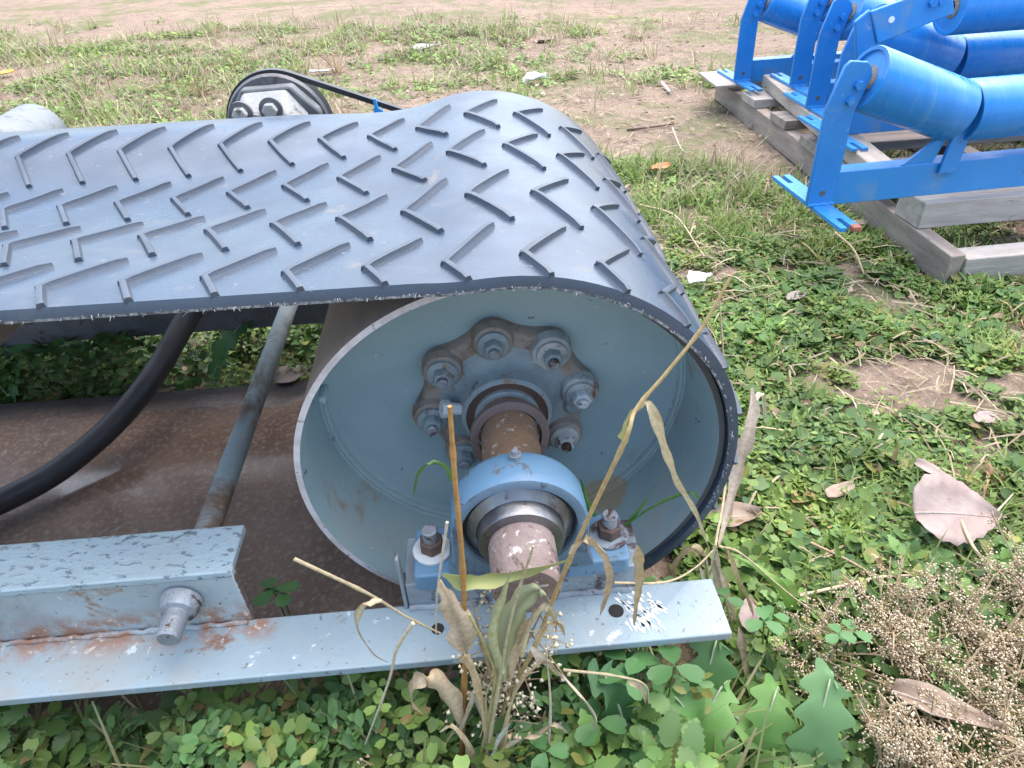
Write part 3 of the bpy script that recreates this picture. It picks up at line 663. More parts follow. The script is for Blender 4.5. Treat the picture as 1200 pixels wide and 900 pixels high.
# return roller lying on top of the stack
rr = thing('return_idler', (5.9, 6.9, .8), 'blue return roller with a flat drop bracket, lying on top of the stacked frames', 'idler')
q0 = aty(1113, 8, 6.2); q1 = q0+np.array([4.2, .25, .02])
roller('roller', tuple(q0), tuple(q1), .30, rr)
a_, b_, c_, d_ = aty(1018, 13, 5.95), aty(1026, 51, 5.95), aty(1116, 15, 5.95), aty(1112, -22, 5.95)
mb = MB(); mb.prism([(a_[0], a_[2]), (b_[0], b_[2]), (c_[0], c_[2]), (d_[0], d_[2])], 5.90, 5.95); mb.build('drop_bracket', 'idler_bright', rr, bevel=.015)
mb = MB(); mb.prism([(a_[0], a_[2]+.02), (b_[0], b_[2]-.01), (b_[0]-.14, b_[2]-.35), (a_[0]-.14, a_[2]-.1)], 5.92, 5.98); mb.build('bracket_lug', 'idler_blue', rr, bevel=.015)
for px_, py_ in ((1093, 3), (1103, 0)):
    p = aty(px_, py_, 5.89); mb = MB(); hexa(mb, (p[0], p[2]), .05, 5.85, 5.905); mb.build('bolt', 'idler_blue', rr)
p = aty(1045, 23, 5.895); mb = MB(); mb.lathe([(5.902, .035), (5.895, .035), (5.895, .001)], (p[0], p[2]), 14); mb.build('bracket_hole', 'scrap', rr)

# ================================================================ PLANTS
def cloud(name, tv, tf, pos, yaw, pit, rol, scl, col, mat, parent=None, kind='stuff', org=(0, 0, GZ), label=None, cat=None):
    """many small leaves as one mesh; tv template points (leaf along +x, face up)"""
    N = len(pos)
    tv = np.asarray(tv, float); k = len(tv)
    scl = np.asarray(scl, float)
    if scl.ndim == 1: scl = scl[:, None]*np.ones(3)
    v = tv[None]*scl[:, None, :]
    c, s = np.cos(rol)[:, None], np.sin(rol)[:, None]; y = v[..., 1]*c-v[..., 2]*s; z = v[..., 1]*s+v[..., 2]*c; x = v[..., 0]
    c, s = np.cos(pit)[:, None], np.sin(pit)[:, None]; x, z = x*c-z*s, x*s+z*c
    c, s = np.cos(yaw)[:, None], np.sin(yaw)[:, None]; x, y = x*c-y*s, x*s+y*c
    P = np.stack([x, y, z], -1)+np.asarray(pos)[:, None, :]
    P = (P.reshape(-1, 3)-np.asarray(org))*S
    tf = np.asarray(tf, np.int32); Fi = (tf[None]+(np.arange(N)*k)[:, None, None]).reshape(-1, 3).astype(np.int32)
    me = bpy.data.meshes.new(name); me.vertices.add(len(P)); me.vertices.foreach_set('co', P.ravel().astype(np.float32))
    me.loops.add(Fi.size); me.loops.foreach_set('vertex_index', Fi.ravel())
    me.polygons.add(len(Fi)); me.polygons.foreach_set('loop_start', (np.arange(len(Fi))*3).astype(np.int32)); me.update(calc_edges=True)
    at = me.attributes.new('Col', 'FLOAT_COLOR', 'POINT')
    cc = np.ones((N, k, 4)); cc[..., :3] = np.clip(np.asarray(col), 0, 1)[:, None, :]; at.data.foreach_set('color', cc.ravel().astype(np.float32))
    me.materials.append(M[mat]); me.polygons.foreach_set('use_smooth', np.ones(len(Fi), bool))
    o = bpy.data.objects.new(name, me); C.objects.link(o)
    if parent is not None: o.parent = parent
    else: o.location = W(org)
    return tag(o, label, cat, None, kind)
OVAL = ([(0,0,0), (.35,.26,.06), (.8,.2,.03), (1,0,-.04), (.8,-.2,.03), (.35,-.26,.06), (.5,0,-.02)], [(0,6,1),(1,6,2),(2,6,3),(3,6,4),(4,6,5),(5,6,0)])
ROUND = ([(0,0,0), (.3,.36,.07), (.75,.36,.05), (1,0,-.03), (.75,-.36,.05), (.3,-.36,.07), (.5,0,-.03)], OVAL[1])
SMALL = ([(0,0,0), (.5,.27,.06), (1,0,-.03), (.5,-.27,.06)], [(0,2,1),(0,3,2)])
BLADE = ([(0,.025,0), (0,-.025,0), (.38,.022,.02), (.38,-.022,.02), (.75,.014,-.05), (.75,-.014,-.05), (1,0,-.18)], [(0,1,3),(0,3,2),(2,3,5),(2,5,4),(4,5,6)])
STRAW = ([(0,.012,0), (0,-.012,0), (.5,.012,.03), (.5,-.012,.03), (1,.006,0), (1,-.006,0)], [(0,1,3),(0,3,2),(2,3,5),(2,5,4)])
def serr(n=6, w=.30, tooth=.03):
    up = []
    for i in range(1, n*2):
        t = i/(n*2); r = w*math.sin(PI*t**.75)**.85; r += tooth if i % 2 else -tooth; up.append((t, max(r, .02), .05*math.sin(t*3)+.10*r))
    k = len(up); mid = [(t, 0, .05*math.sin(t*3)-.02) for t, _, _ in up]
    vs = [(0, 0, 0)]+up+mid+[(x, -y, z) for x, y, z in up]+[(1, 0, -.08)]; e = len(vs)-1; fs = [(0, 1, 1+k), (0, 1+k, 1+2*k)]
    for i in range(k-1):
        a, m_, c = 1+i, 1+k+i, 1+2*k+i
        fs += [(a, a+1, m_), (a+1, m_+1, m_), (m_, m_+1, c), (m_+1, c+1, c)]
    fs += [(k, e, 2*k), (2*k, e, 3*k)]
    return vs, fs
SERR = serr()
def trefoil():
    vs = []; fs = []
    for a in (0, 2*PI/3, -2*PI/3):
        base = len(vs); pts = [(.06,0,0), (.3,.24,.04), (.66,.34,.05), (.92,.22,.03), (.86,0,.0), (.92,-.22,.03), (.66,-.34,.05), (.3,-.24,.04), (.5,0,-.03)]
        c, s = math.cos(a), math.sin(a); vs += [(x*c-y*s, x*s+y*c, z) for x, y, z in pts]
        fs += [(base+i, base+(i+1) % 8, base+8) for i in range(8)]
    return vs, fs
TREF = trefoil()
G1, G2, G3 = np.array([.105, .185, .040]), np.array([.21, .31, .08]), np.array([.085, .160, .055])
BR1, BR2 = np.array([.36, .28, .17]), np.array([.50, .43, .30])
def mixc(N, a, b, j=.25):
    t = RNG.random((N, 1)); c = (a*(1-t)+b*t)*(1+RNG.uniform(-j, j, (N, 1)))
    if a[1] > a[0]*1.35:      # some leaves are yellowing or browned
        k = RNG.random(N); c[k < .05] = c[k < .05]*.4+np.array([.30, .26, .07])*.6; c[k > .97] = np.array([.24, .17, .08])
    return c
def rnd(N, a, b): return RNG.uniform(a, b, N)
def keep_out(x, y):        # under the machine and the pallet runners
    return ((x > -6) & (x < 1.08) & (y > -.33) & (y < 2.72)) | ((x > 4.70) & (x < 4.95) & (y > 3.68) & (y < 11.3)) | ((x > 4.9) & (x < 9.2) & (y > 3.66) & (y < 4.0))
BARE = [(atz(1050, 450, GZ), .55, .45), (atz(1140, 475, GZ), .4, .25), (atz(1100, 520, GZ), .5, .22), (atz(780, 140, GZ), 1.6, 2.0), (atz(870, 50, GZ), 3, 2.5), (atz(560, 130, GZ), 1.5, 1.5)]
def green(x, y):           # how thick the green cover is
    d = fbm(x*.9, y*.9, 21)*.6+fbm(x*3, y*3, 29)*.4
    for c, a, b in BARE: d = d-(.04 if c[1] < 6 else .42)*np.exp(-((x-c[0])/a)**2-((y-c[1])/b)**2)
    f = np.clip((y-12)/14, 0, 1)
    d = d-.12*f-.5*np.clip((y-20+.25*x)/8, 0, 1)
    return d
def scatter(n, x0, x1, y0, y1, thr, soft=.12, fn=green):
    x = rnd(n, x0, x1); y = rnd(n, y0, y1)
    k = (RNG.random(n) < np.clip((fn(x, y)-thr)/soft, 0, 1)) & ~keep_out(x, y)
    return x[k], y[k]
# --- low leafy cover (chickweed-like), near
def cover(name, n, box, thr, size, tmpl, c0, c1, zmax=.10, lab=None, pitch=(-.3, .7)):
    x, y = scatter(n, *box, thr); N = len(x)
    h = np.clip(green(x, y)-thr, 0, .3)/.3
    z = gz(x, y)+rnd(N, .0, 1)**1.5*zmax*(.35+.65*h)*(.5+fbm(x*4, y*4, 41))
    tone = (fbm(x*1.6, y*1.6, 51)[:, None]-.5)*.9
    col = mixc(N, c0, c1)*(1+tone); yl = fbm(x*2.1, y*2.1, 61)[:, None]; col = col*np.array([1, 1, 1])+np.clip(yl-.55, 0, 1)*np.array([.22, .16, .0])
    return cloud(name, *tmpl, np.stack([x, y, z], -1), rnd(N, 0, 2*PI), rnd(N, *pitch), rnd(N, -.5, .5), rnd(N, *size), col, 'leaf', label=lab, cat='weeds')
cover('small_leaf_weeds', 165000, (1.0, 6.2, -1.3, 5.2), .40, (.04, .085), SMALL, G1, G2, .14, 'carpet of small bright green weeds right of the drum')
cover('round_leaf_weeds', 20000, (1.0, 6.2, -1.3, 4.6), .44, (.07, .15), ROUND, G3, G1, .16, 'rounder dark green weed leaves among the carpet right of the drum')
cover('mid_weeds', 120000, (-7, 12, 2.75, 11), .45, (.05, .10), SMALL, G1*1.05, G2*1.1, .13, 'low green weeds behind the conveyor and round the pallet')
cover('far_weeds', 110000, (-16, 18, 9, 26), .42, (.08, .18), SMALL, G1*1.1, G2*1.15, .16, 'thin green weeds on the far bare soil')
# --- grass blades
def grass(name, n, box, thr, size, c0, c1, lab, seed=0):
    fn = (lambda x, y: green(x, y)*.5+fbm(x*1.3, y*1.3, 71+seed)*.5)
    x, y = scatter(n, *box, thr, .1, fn); N = len(x)
    x = x+rnd(N, -.05, .05); z = gz(x, y)-.01
    return cloud(name, *BLADE, np.stack([x, y, z], -1), rnd(N, 0, 2*PI), rnd(N, .5, 1.45), rnd(N, -.3, .3), rnd(N, *size), mixc(N, c0, c1, .3), 'leaf', label=lab, cat='grass')
grass('near_grass', 14000, (1.0, 6, -1.3, 6.5), .46, (.12, .36), G2, np.array([.19, .26, .07]), 'short green grass blades right of the drum')
grass('mid_grass', 60000, (-8, 12, 4, 13), .50, (.15, .42), G2, np.array([.22, .28, .08]), 'short grass patches behind the conveyor', 3)
grass('far_grass', 60000, (-18, 18, 9, 26), .51, (.2, .5), G2*1.1, np.array([.24, .28, .09]), 'scattered grass patches on the far soil', 5)
grass('dry_grass_patches', 60000, (-16, 16, 6, 24), .47, (.15, .55), BR1*.9, BR2*.9, 'dead tan grass in patches on the far ground', 9)
# --- straw and dead bits
def litter(name, n, box, size, c0, c1, lab, zoff=.0, up=.12):
    x = rnd(n, box[0], box[1]); y = rnd(n, box[2], box[3]); k = ~keep_out(x, y); x, y = x[k], y[k]; N = len(x)
    z = gz(x, y)+rnd(N, 0, 1)**2*zoff+.008
    return cloud(name, *STRAW, np.stack([x, y, z], -1), rnd(N, 0, 2*PI), rnd(N, -.05, up), rnd(N, -1, 1), np.stack([rnd(N, *size), rnd(N, .3, .8), np.ones(N)], -1), mixc(N, c0, c1), 'straw', label=lab, cat='straw')
litter('straw_litter', 2600, (1.0, 6.3, -1.3, 6), (.08, .45), BR1*.8, BR2, 'dry straw pieces strewn over the weeds right of the drum', .12)
litter('far_straw_litter', 7000, (-14, 16, 3, 22), (.1, .5), BR1*.8, BR2, 'dry straw strewn over the far ground', .06)
N = 5200; x = rnd(N, -12, 14); y = rnd(N, -1.2, 20); k = ~keep_out(x, y); x, y = x[k], y[k]; N = len(x)
cloud('leaf_litter', *ROUND, np.stack([x, y, gz(x, y)+rnd(N, .0, .10)], -1), rnd(N, 0, 7), rnd(N, -.3, .3), rnd(N, -.6, .6), rnd(N, .04, .12), mixc(N, np.array([.24, .16, .11]), np.array([.44, .36, .28])), 'straw', label='small brown dead leaf scraps over the ground', cat='leaf litter')
OCT = ([(1,0,0),(0,1,0),(-1,0,0),(0,-1,0),(0,0,.7),(0,0,-.7)], [(0,1,4),(1,2,4),(2,3,4),(3,0,4),(1,0,5),(2,1,5),(3,2,5),(0,3,5)])
N = 4000; x = rnd(N, -8, 10); y = rnd(N, -1.2, 13); k = ~keep_out(x, y); x, y = x[k], y[k]; N = len(x)
cloud('pebbles', *OCT, np.stack([x, y, gz(x, y)], -1), rnd(N, 0, 7), rnd(N, -.4, .4), rnd(N, -.6, .6), np.stack([rnd(N, .008, .03), rnd(N, .008, .03), rnd(N, .006, .02)], -1), mixc(N, np.array([.22, .19, .16]), np.array([.42, .37, .31])), 'seed', label='small grey pebbles in the soil', cat='pebbles')

# --- foreground leaves below the frame
def mass(name, n, box, zlo, zhi, size, tmpl, c0, c1, lab, thr=.36, sd=0, pit=(-.5, .9)):
    x = rnd(n, box[0], box[1]); y = rnd(n, box[2], box[3])
    top = zlo+(zhi-zlo)*np.clip(fbm(x*1.7, y*2.2, 81+sd)*1.7-.15, .15, 1)
    g0 = gz(x, y); z = g0+(top-zlo)*(1-rnd(n, 0, 1)**1.8)
    k = fbm(x*3.2, y*3.2+z*2, 91+sd) > thr; x, y, z = x[k], y[k], z[k]; N = len(x)
    tone = (fbm(x*2.2, y*2.2+z, 95+sd)[:, None]-.5)
    return cloud(name, *tmpl, np.stack([x, y, z], -1), rnd(N, 0, 2*PI), rnd(N, *pit), rnd(N, -.6, .6), rnd(N, *size), mixc(N, c0, c1)*(1+tone), 'leaf', label=lab, cat='weeds')
mass('foreground_weeds', 3400, (-3.4, .62, -1.5, -.42), GZ, -.62, (.08, .18), SERR, G3*1.05, G1*1.3, 'dense dark green serrated weeds below the front of the frame')
mass('foreground_small_weeds', 15000, (-3.4, .80, -1.5, -.42), GZ, -.64, (.04, .10), OVAL, np.array([.07, .155, .05]), np.array([.13, .25, .075]), 'small light green weeds mixed in below the front of the frame', .42, 5)
mass('trefoil_weeds', 2200, (-3.4, .80, -1.5, -.42), GZ, -.60, (.05, .11), TREF, G1*.9, G2, 'three-lobed light green leaves mixed in below the front of the frame', .46, 7)
mass('right_foreground_weeds', 3800, (.62, 3.2, -1.5, .3), GZ, -1.16, (.07, .15), SERR, G3*1.1, G1*1.3, 'leafy green weeds in the lower right beyond the frame end', .44, 9)
mass('shaded_weeds', 6500, (-6.5, -.6, 2.76, 3.9), GZ, -.78, (.06, .13), ROUND, G3, G1*1.15, 'green weeds growing behind the return belt under the conveyor', .40, 13)
mass('shaded_small_weeds', 9000, (-6.5, -.6, 2.74, 3.8), GZ, -.85, (.035, .07), OVAL, G1, G2, 'small leaved weeds behind the return belt under the conveyor', .42, 15)
mass('side_weeds', 3200, (1.06, 1.7, -.3, 3.2), GZ, -1.12, (.06, .12), ROUND, G1, G2, 'bright green weeds close along the nose of the drum', .42, 17)

cover('trefoil_cover', 5200, (1.0, 6.2, -1.3, 4.6), .47, (.06, .12), TREF, np.array([.075, .165, .070]), np.array([.13, .24, .10]), .16, 'bluish green clover leaves among the weeds right of the drum', (-.3, .3))
cover('narrow_leaf_weeds', 9000, (1.0, 6.2, -1.3, 5.2), .50, (.10, .20), ([(0,0,0), (.3,.10,.05), (.7,.08,.03), (1,0,-.1), (.7,-.08,.03), (.3,-.10,.05), (.5,0,0)], OVAL[1]), G1, G2*1.1, .18, 'narrow leaved weeds standing among the carpet right of the drum', (.0, 1.1))
def stems(name, n, box, h, lab):
    x = rnd(n, box[0], box[1]); y = rnd(n, box[2], box[3]); z = gz(x, y)
    cloud(name, *STRAW, np.stack([x, y, z], -1), rnd(n, 0, 7), rnd(n, .3, 1.4), rnd(n, -1, 1), np.stack([rnd(n, h*.5, h), rnd(n, .5, .9), np.ones(n)], -1), mixc(n, np.array([.16, .20, .08]), np.array([.36, .32, .18])), 'leaf', label=lab, cat='stems')
stems('weed_stems', 1500, (-3.4, .9, -1.4, -.45), .8, 'thin green and tan stems between the leaves below the frame')
# --- ribbons, stems: plants one can tell apart
def setcol(o, c, j=.15):
    me = o.data; at = me.attributes.new('Col', 'FLOAT_COLOR', 'POINT'); n = len(me.vertices)
    a = np.ones((n, 4)); co = np.empty(n*3); me.vertices.foreach_get('co', co); co = co.reshape(-1, 3)/S
    nz = fbm(co[:, 0]*9+co[:, 2]*7, co[:, 1]*9+co[:, 2]*5, 7)[:, None]-.5
    a[:, :3] = np.clip(np.asarray(c)*(1+nz*2*j), 0, 1); at.data.foreach_set('color', a.ravel().astype(np.float32)); return o
def ribbon(pts, w, parent, col, name='leaf', twist=0.0, fold=.45, side=None, mat='straw', col2=None):
    P = [Vector(p) for p in crom(pts, 7)]; N = len(P); vs = []; fs = []
    for i in range(N):
        T = (P[min(i+1, N-1)]-P[max(i-1, 0)]).normalized(); t = i/(N-1)
        sdv = Vector(side) if side is not None else Vector((1, .3, 0))
        sdv = (sdv-T*sdv.dot(T)); 
        if sdv.length < 1e-3: sdv = Vector((0, 1, 0))-T*T.y
        sdv.normalize(); sdv.rotate(Matrix.Rotation(twist*1.9*t+.5*math.sin(t*7+w*200), 3, T)); nn = T.cross(sdv)
        ww = .85*w*min(1, .35+t*5)*max(.04, (1-t)**.55)*(1+.18*math.sin(i*1.1+w*400))
        for c_, up_ in ((-1, fold*1.1), (-.55, fold*.25), (0, 0), (.55, fold*.25), (1, fold*(.9+.4*math.sin(i*.7)))):
            vs.append(P[i]+sdv*ww*c_+nn*ww*up_)
    for i in range(N-1):
        for j in range(4): fs.append((i*5+j, i*5+j+1, (i+1)*5+j+1, (i+1)*5+j))
    mb = MB(); mb.add(vs, fs); o = mb.build(name, mat, parent, smooth=70)
    setcol(o, col); k5 = [random.uniform(.72, 1.0), random.uniform(.9, 1.2), random.uniform(.65, 1.35), random.uniform(.9, 1.2), random.uniform(.72, 1.0)]
    at = o.data.attributes['Col']; a_ = np.empty(len(vs)*4, np.float32); at.data.foreach_get('color', a_); a_ = a_.reshape(-1, 5, 4)
    a_[..., :3] *= np.array(k5)[None, :, None]; tip = np.linspace(1.08, .80, N)[:, None, None]; a_[..., :3] *= tip; at.data.foreach_set('color', np.clip(a_, 0, 1).ravel()); return o
def stem(pts, r, parent, col, name='stem', r1=None, mat='straw'):
    P = crom(pts, 6); n = len(P); r1 = r1 or r*.5
    mb = MB(); mb.tube(P, [(.72*(r+(r1-r)*i/(n-1)))*(1.35 if i % 9 == 5 else 1) for i in range(n)], 7); return setcol(mb.build(name, mat, parent, smooth=80), col)
def px(lst, y): return [aty(p[0], p[1], p[2] if len(p) > 2 else y) for p in lst]
TAN, PALE, ORANGE, GRN = (.46, .36, .20), (.56, .49, .36), (.42, .24, .08), (.10, .20, .05)
YG = (.30, .32, .12)
d1 = thing('dry_grass_stalk', tuple(aty(541, 905, -.80)[:2])+(GZ,), 'upright orange brown dry grass stalk with papery leaves in front of the bearing', 'dry grass')
b0 = aty(541, 905, -.80)
stem([(b0[0], b0[1], GZ), b0]+px([(543, 830), (545, 740), (541, 650), (533, 560), (527, 476)], -.80), .020, d1, ORANGE, r1=.010)
ribbon(px([(547, 765), (538, 735), (527, 705), (515, 680)], -.83), .075, d1, (.56, .46, .32), twist=.4, side=(1, .1, .1))
ribbon(px([(541, 850), (527, 815), (505, 793), (486, 803), (484, 822), (497, 838)], -.85), .050, d1, (.52, .42, .28), twist=1.0)
ribbon(px([(541, 856), (556, 822), (558, 812), (565, 845)], -.85), .034, d1, PALE, twist=.6)
ribbon(px([(532, 566), (522, 548), (503, 542), (490, 556), (484, 583)], -.76), .013, d1, (.06, .13, .04), mat='leaf')
ribbon(px([(543, 690), (520, 672), (560, 682), (610, 672), (668, 655)], -.78)[1:], .040, d1, YG, mat='leaf', side=(0, .3, 1))
stem(px([(345, 655), (430, 695), (475, 722), (516, 742)], -.66), .011, d1, (.44, .38, .24), name='fallen_stem')
ribbon(px([(447, 703), (426, 708), (420, 735), (438, 765), (458, 778)], -.70), .022, d1, (.46, .40, .26), twist=.8)
stem(px([(484, 730), (465, 760), (455, 800), (428, 872)], -.82), .011, d1, PALE, name='fallen_stem')
stem(px([(524, 612), (517, 660), (512, 700), (511, 742)], -.72), .008, d1, (.6, .56, .46), name='fallen_stem')

d2 = thing('leaning_grass_stalk', tuple(aty(578, 905, -.84)[:2])+(GZ,), 'long dry grass stalk leaning right across the drum opening', 'dry grass')
b0 = aty(572, 905, -.84)
stem([(b0[0], b0[1], GZ), b0]+px([(590, 830), (610, 790), (627, 757), (655, 685), (690, 606), (733, 515), (745, 480, -.70), (780, 438, -.66), (822, 385, -.62), (856, 325, -.58)], -.76), .016, d2, (.45, .34, .16), r1=.007)
ribbon(px([(742, 483), (762, 477), (780, 525), (795, 565), (815, 600), (830, 640)], -.66), .024, d2, (.50, .44, .28), twist=.5)
ribbon(px([(733, 520), (734, 500), (742, 484), (752, 478)], -.68), .026, d2, (.34, .34, .14), twist=.3, mat='leaf')
ribbon(px([(668, 650), (688, 633), (706, 645), (715, 672), (710, 700), (703, 722)], -.78), .028, d2, (.48, .38, .24), twist=.8)
ribbon(px([(588, 800), (592, 750), (606, 712), (632, 690), (645, 705)], -.88), .068, d2, (.27, .30, .17), twist=.3, mat='leaf', side=(1, -.2, .2))
ribbon(px([(600, 795), (612, 745), (622, 725), (628, 715)], -.86), .040, d2, (.50, .40, .26), twist=.4)
ribbon(px([(622, 758), (655, 787), (682, 815), (699, 842), (690, 866)], -.90), .030, d2, (.58, .50, .38), twist=1.4)
ribbon(px([(563, 903), (585, 885), (610, 868), (635, 862)], -.95), .034, d2, (.50, .40, .27), twist=.3)
ribbon(px([(575, 900), (585, 870), (600, 845)], -.95), .028, d2, (.44, .46, .38), twist=.2)
stem(px([(560, 903), (575, 830), (580, 790), (570, 760), (550, 720)], -.90), .013, d2, (.40, .36, .16))
stem(px([(568, 903), (585, 800), (600, 720), (625, 640)], -.92), .011, d2, (.44, .40, .24))
stem(px([(640, 903), (645, 830), (640, 760)], -.90), .009, d2, (.60, .54, .42))
stem(px([(660, 785), (720, 792), (755, 802), (760, 824)], -.86), .009, d2, (.44, .38, .24), name='fallen_stem')
ribbon(px([(736, 798), (752, 806), (757, 825)], -.86), .020, d2, (.5, .42, .26))

for pts, w_, c_, tw in (([(575, 905), (572, 850), (560, 800), (545, 770), (538, 775)], .030, (.54, .44, .26), .6), ([(585, 905), (596, 840), (612, 800), (640, 775), (655, 790)], .026, (.52, .42, .25), .7),
    ([(556, 905), (548, 870), (530, 850), (515, 858)], .024, (.58, .48, .30), .8), ([(600, 905), (625, 870), (650, 850), (668, 860)], .026, (.55, .45, .30), .5), ([(590, 790), (580, 740), (590, 700), (600, 668)], .034, (.34, .36, .20), .4),
    ([(612, 770), (622, 735), (640, 712), (650, 722), (652, 745)], .030, (.46, .42, .26), .9), ([(628, 757), (640, 735), (655, 730), (662, 745)], .020, (.5, .4, .22), .4), ([(565, 905), (575, 860), (570, 820), (580, 790)], .020, (.50, .46, .26), .4)):
    ribbon(px(pts, -.90), w_, d2, c_, twist=tw)
d3 = thing('dry_grass_clump', tuple(atz(833, 650, GZ)), 'tangled clump of dry grass by the end of the frame', 'dry grass')
Y3 = -.12
bz = lambda: atz(random.uniform(818, 850), random.uniform(640, 668), GZ)
for pts, w_, c_, tw in (
    ([(836, 640), (842, 690), (852, 750), (872, 810)], .030, PALE, .6), ([(838, 660), (855, 700), (862, 730), (858, 745)], .026, (.56, .48, .34), .9),
    ([(828, 655), (812, 640), (795, 655), (790, 672), (815, 690)], .024, TAN, .7), ([(746, 640, -.5), (750, 672, -.5), (746, 700, -.52), (743, 735, -.54)], .030, (.46, .36, .2), .5),
    ([(880, 455, .5), (878, 500, .45), (866, 545, .4), (852, 600, .25), (842, 640, .1)], .055, (.60, .50, .40), .4), ([(884, 470, .55), (894, 462, .6), (896, 500, .6)], .022, (.55, .47, .36), .3),
    ([(850, 640), (862, 670), (876, 700), (884, 725)], .020, TAN, .4), ([(842, 770, -.5), (845, 800, -.5), (832, 825, -.5), (815, 845, -.5)], .024, (.46, .28, .12), .4),
    ([(865, 735, -.3), (873, 775, -.35), (876, 810, -.4)], .028, (.5, .4, .27), .4), ([(820, 665), (830, 700), (836, 730)], .018, PALE, .3), ([(830, 640), (822, 660), (806, 668)], .020, TAN, .3)):
    ribbon(px(pts, Y3), w_, d3, c_, twist=tw)
for pts, r in (([(826, 650), (835, 700), (850, 775), (868, 862)], .012), ([(838, 655), (860, 740), (880, 800), (902, 868)], .012), ([(842, 640), (870, 650), (930, 700), (990, 740)], .009),
               ([(720, 683, -.45), (780, 682, -.4), (815, 665, -.25), (840, 640, -.1)], .009), ([(840, 645), (820, 720), (810, 790)], .007), ([(838, 640), (850, 560, .3), (848, 430, .5), (842, 340, .6)], .010),
               ([(852, 600, .3), (842, 420, .6), (828, 380, .7)], .008)):
    stem(px(pts, Y3), r, d3, (.55, .46, .29))
# green grass blades growing inside the drum mouth
gb = thing('green_grass_tuft', (.50, .1, GZ), 'few fresh green grass blades beside the right bearing bolt', 'grass')
for pts, w_ in (([(728, 622), (750, 605), (780, 588), (808, 578), (820, 585)], .030), ([(735, 615), (755, 590), (770, 568)], .014), ([(700, 612), (690, 590), (680, 560)], .022), ([(468, 686, .02), (476, 672, .02), (486, 655, .0)], .016)):
    ribbon(px(pts, -.08), w_, gb, (.08, .19, .04), mat='leaf', name='blade')
gb2 = thing('green_grass_arch', tuple(atz(890, 690, GZ)), 'broad arching green grass blade right of the frame end', 'grass')
ribbon([atz(935, 720, GZ), aty(915, 690, -.1), aty(890, 665, -.05), aty(862, 652, .0)], .045, gb2, (.14, .27, .05), mat='leaf', name='blade')

# --- dead grass tufts on the right
def tuft(pxp, pyp, n, L, lab, col, name='dead_grass_tuft', up=.5):
    b = atz(pxp, pyp, GZ+.03); r = thing(name, (b[0], b[1], GZ), lab, 'dry grass')
    for k in range(n):
        a = random.uniform(0, 2*PI); l = L*random.uniform(.4, 1.1); u = random.uniform(.05, up)
        pts = [b+np.array([math.cos(a)*.03, math.sin(a)*.03, -.05]), b+np.array([math.cos(a)*l*.4, math.sin(a)*l*.4, l*u*.5]), b+np.array([math.cos(a+.2)*l, math.sin(a+.2)*l, l*u*.35])]
        ribbon(pts, random.uniform(.008, .016), r, np.array(col)*random.uniform(.75, 1.15), name='blade', fold=.4)
    return r
tuft(1050, 395, 26, .60, 'flattened star shaped tuft of dead tan grass right of the drum', (.46, .33, .19), up=.25)
tuft(1195, 375, 14, .5, 'dead tan grass tuft at the right edge below the pallet', (.50, .36, .2))
tuft(1160, 565, 16, .28, 'small brown dead clump above the large dry leaf', (.36, .22, .13), up=.9)
tuft(395, 85, 26, 1.0, 'dry straw coloured tuft on the ground behind the sheave', (.5, .4, .25), up=1.4)
tuft(235, 110, 26, 1.0, 'tan tuft of dry grass left of the sheave on the far ground', (.48, .36, .22), up=1.4)
tuft(885, 95, 16, .6, 'green and tan tuft beside the far pallet corner', (.25, .26, .1), up=1.5)

# --- long single stalks lying on the weeds
def stalk(name, pts, r, lab, col, zoff=.12):
    P = [atz(a, b, GZ+zoff) for a, b in pts]; mb = MB(); Q = crom(P, 5); mb.tube(Q, [r*(1-.5*i/len(Q)) for i in range(len(Q))], 6)
    o = setcol(mb.build(name, 'straw', None, org=tuple(P[0]), smooth=80), col); tag(o, lab, 'stalk')
stalk('dry_stalk', [(937, 698), (990, 686), (1043, 675), (1110, 680), (1150, 710)], .012, 'pale bent dry stalk lying under the large dry leaf', (.60, .52, .36))
stalk('dry_stalk', [(950, 636), (1000, 660), (1030, 680), (1060, 700)], .010, 'thin brown stalk crossing the pale bent one', (.48, .36, .24))
stalk('dry_stalk', [(1018, 648), (1060, 670), (1140, 700)], .009, 'straight pale stalk left of the large dry leaf', (.58, .50, .34))
stalk('dry_stalk', [(750, 240), (790, 252), (815, 285), (825, 300)], .012, 'curved straw stalk in the grass beside the belt nose', (.62, .52, .34))
stalk('dry_stalk', [(978, 272), (1000, 292), (1012, 320)], .016, 'curved pale straw below the nearest idler foot', (.52, .42, .26))
stalk('dry_stalk', [(1118, 590), (1140, 640), (1165, 668)], .014, 'straw stalk lying across the large dry leaf', (.62, .50, .32), .2)
stalk('dry_twig', [(735, 152), (770, 148), (790, 145)], .02, 'thin dark twig on the bare soil behind the belt nose', (.16, .12, .10), .03)
stalk('dry_stalk', [(788, 150), (797, 172), (805, 180)], .015, 'short pale straw standing near the dark twig', (.6, .52, .4), .1)
stalk('dry_stalk', [(775, 97), (785, 108)], .045, 'short thick white straw on the bare soil left of the pallet', (.7, .68, .62), .03)

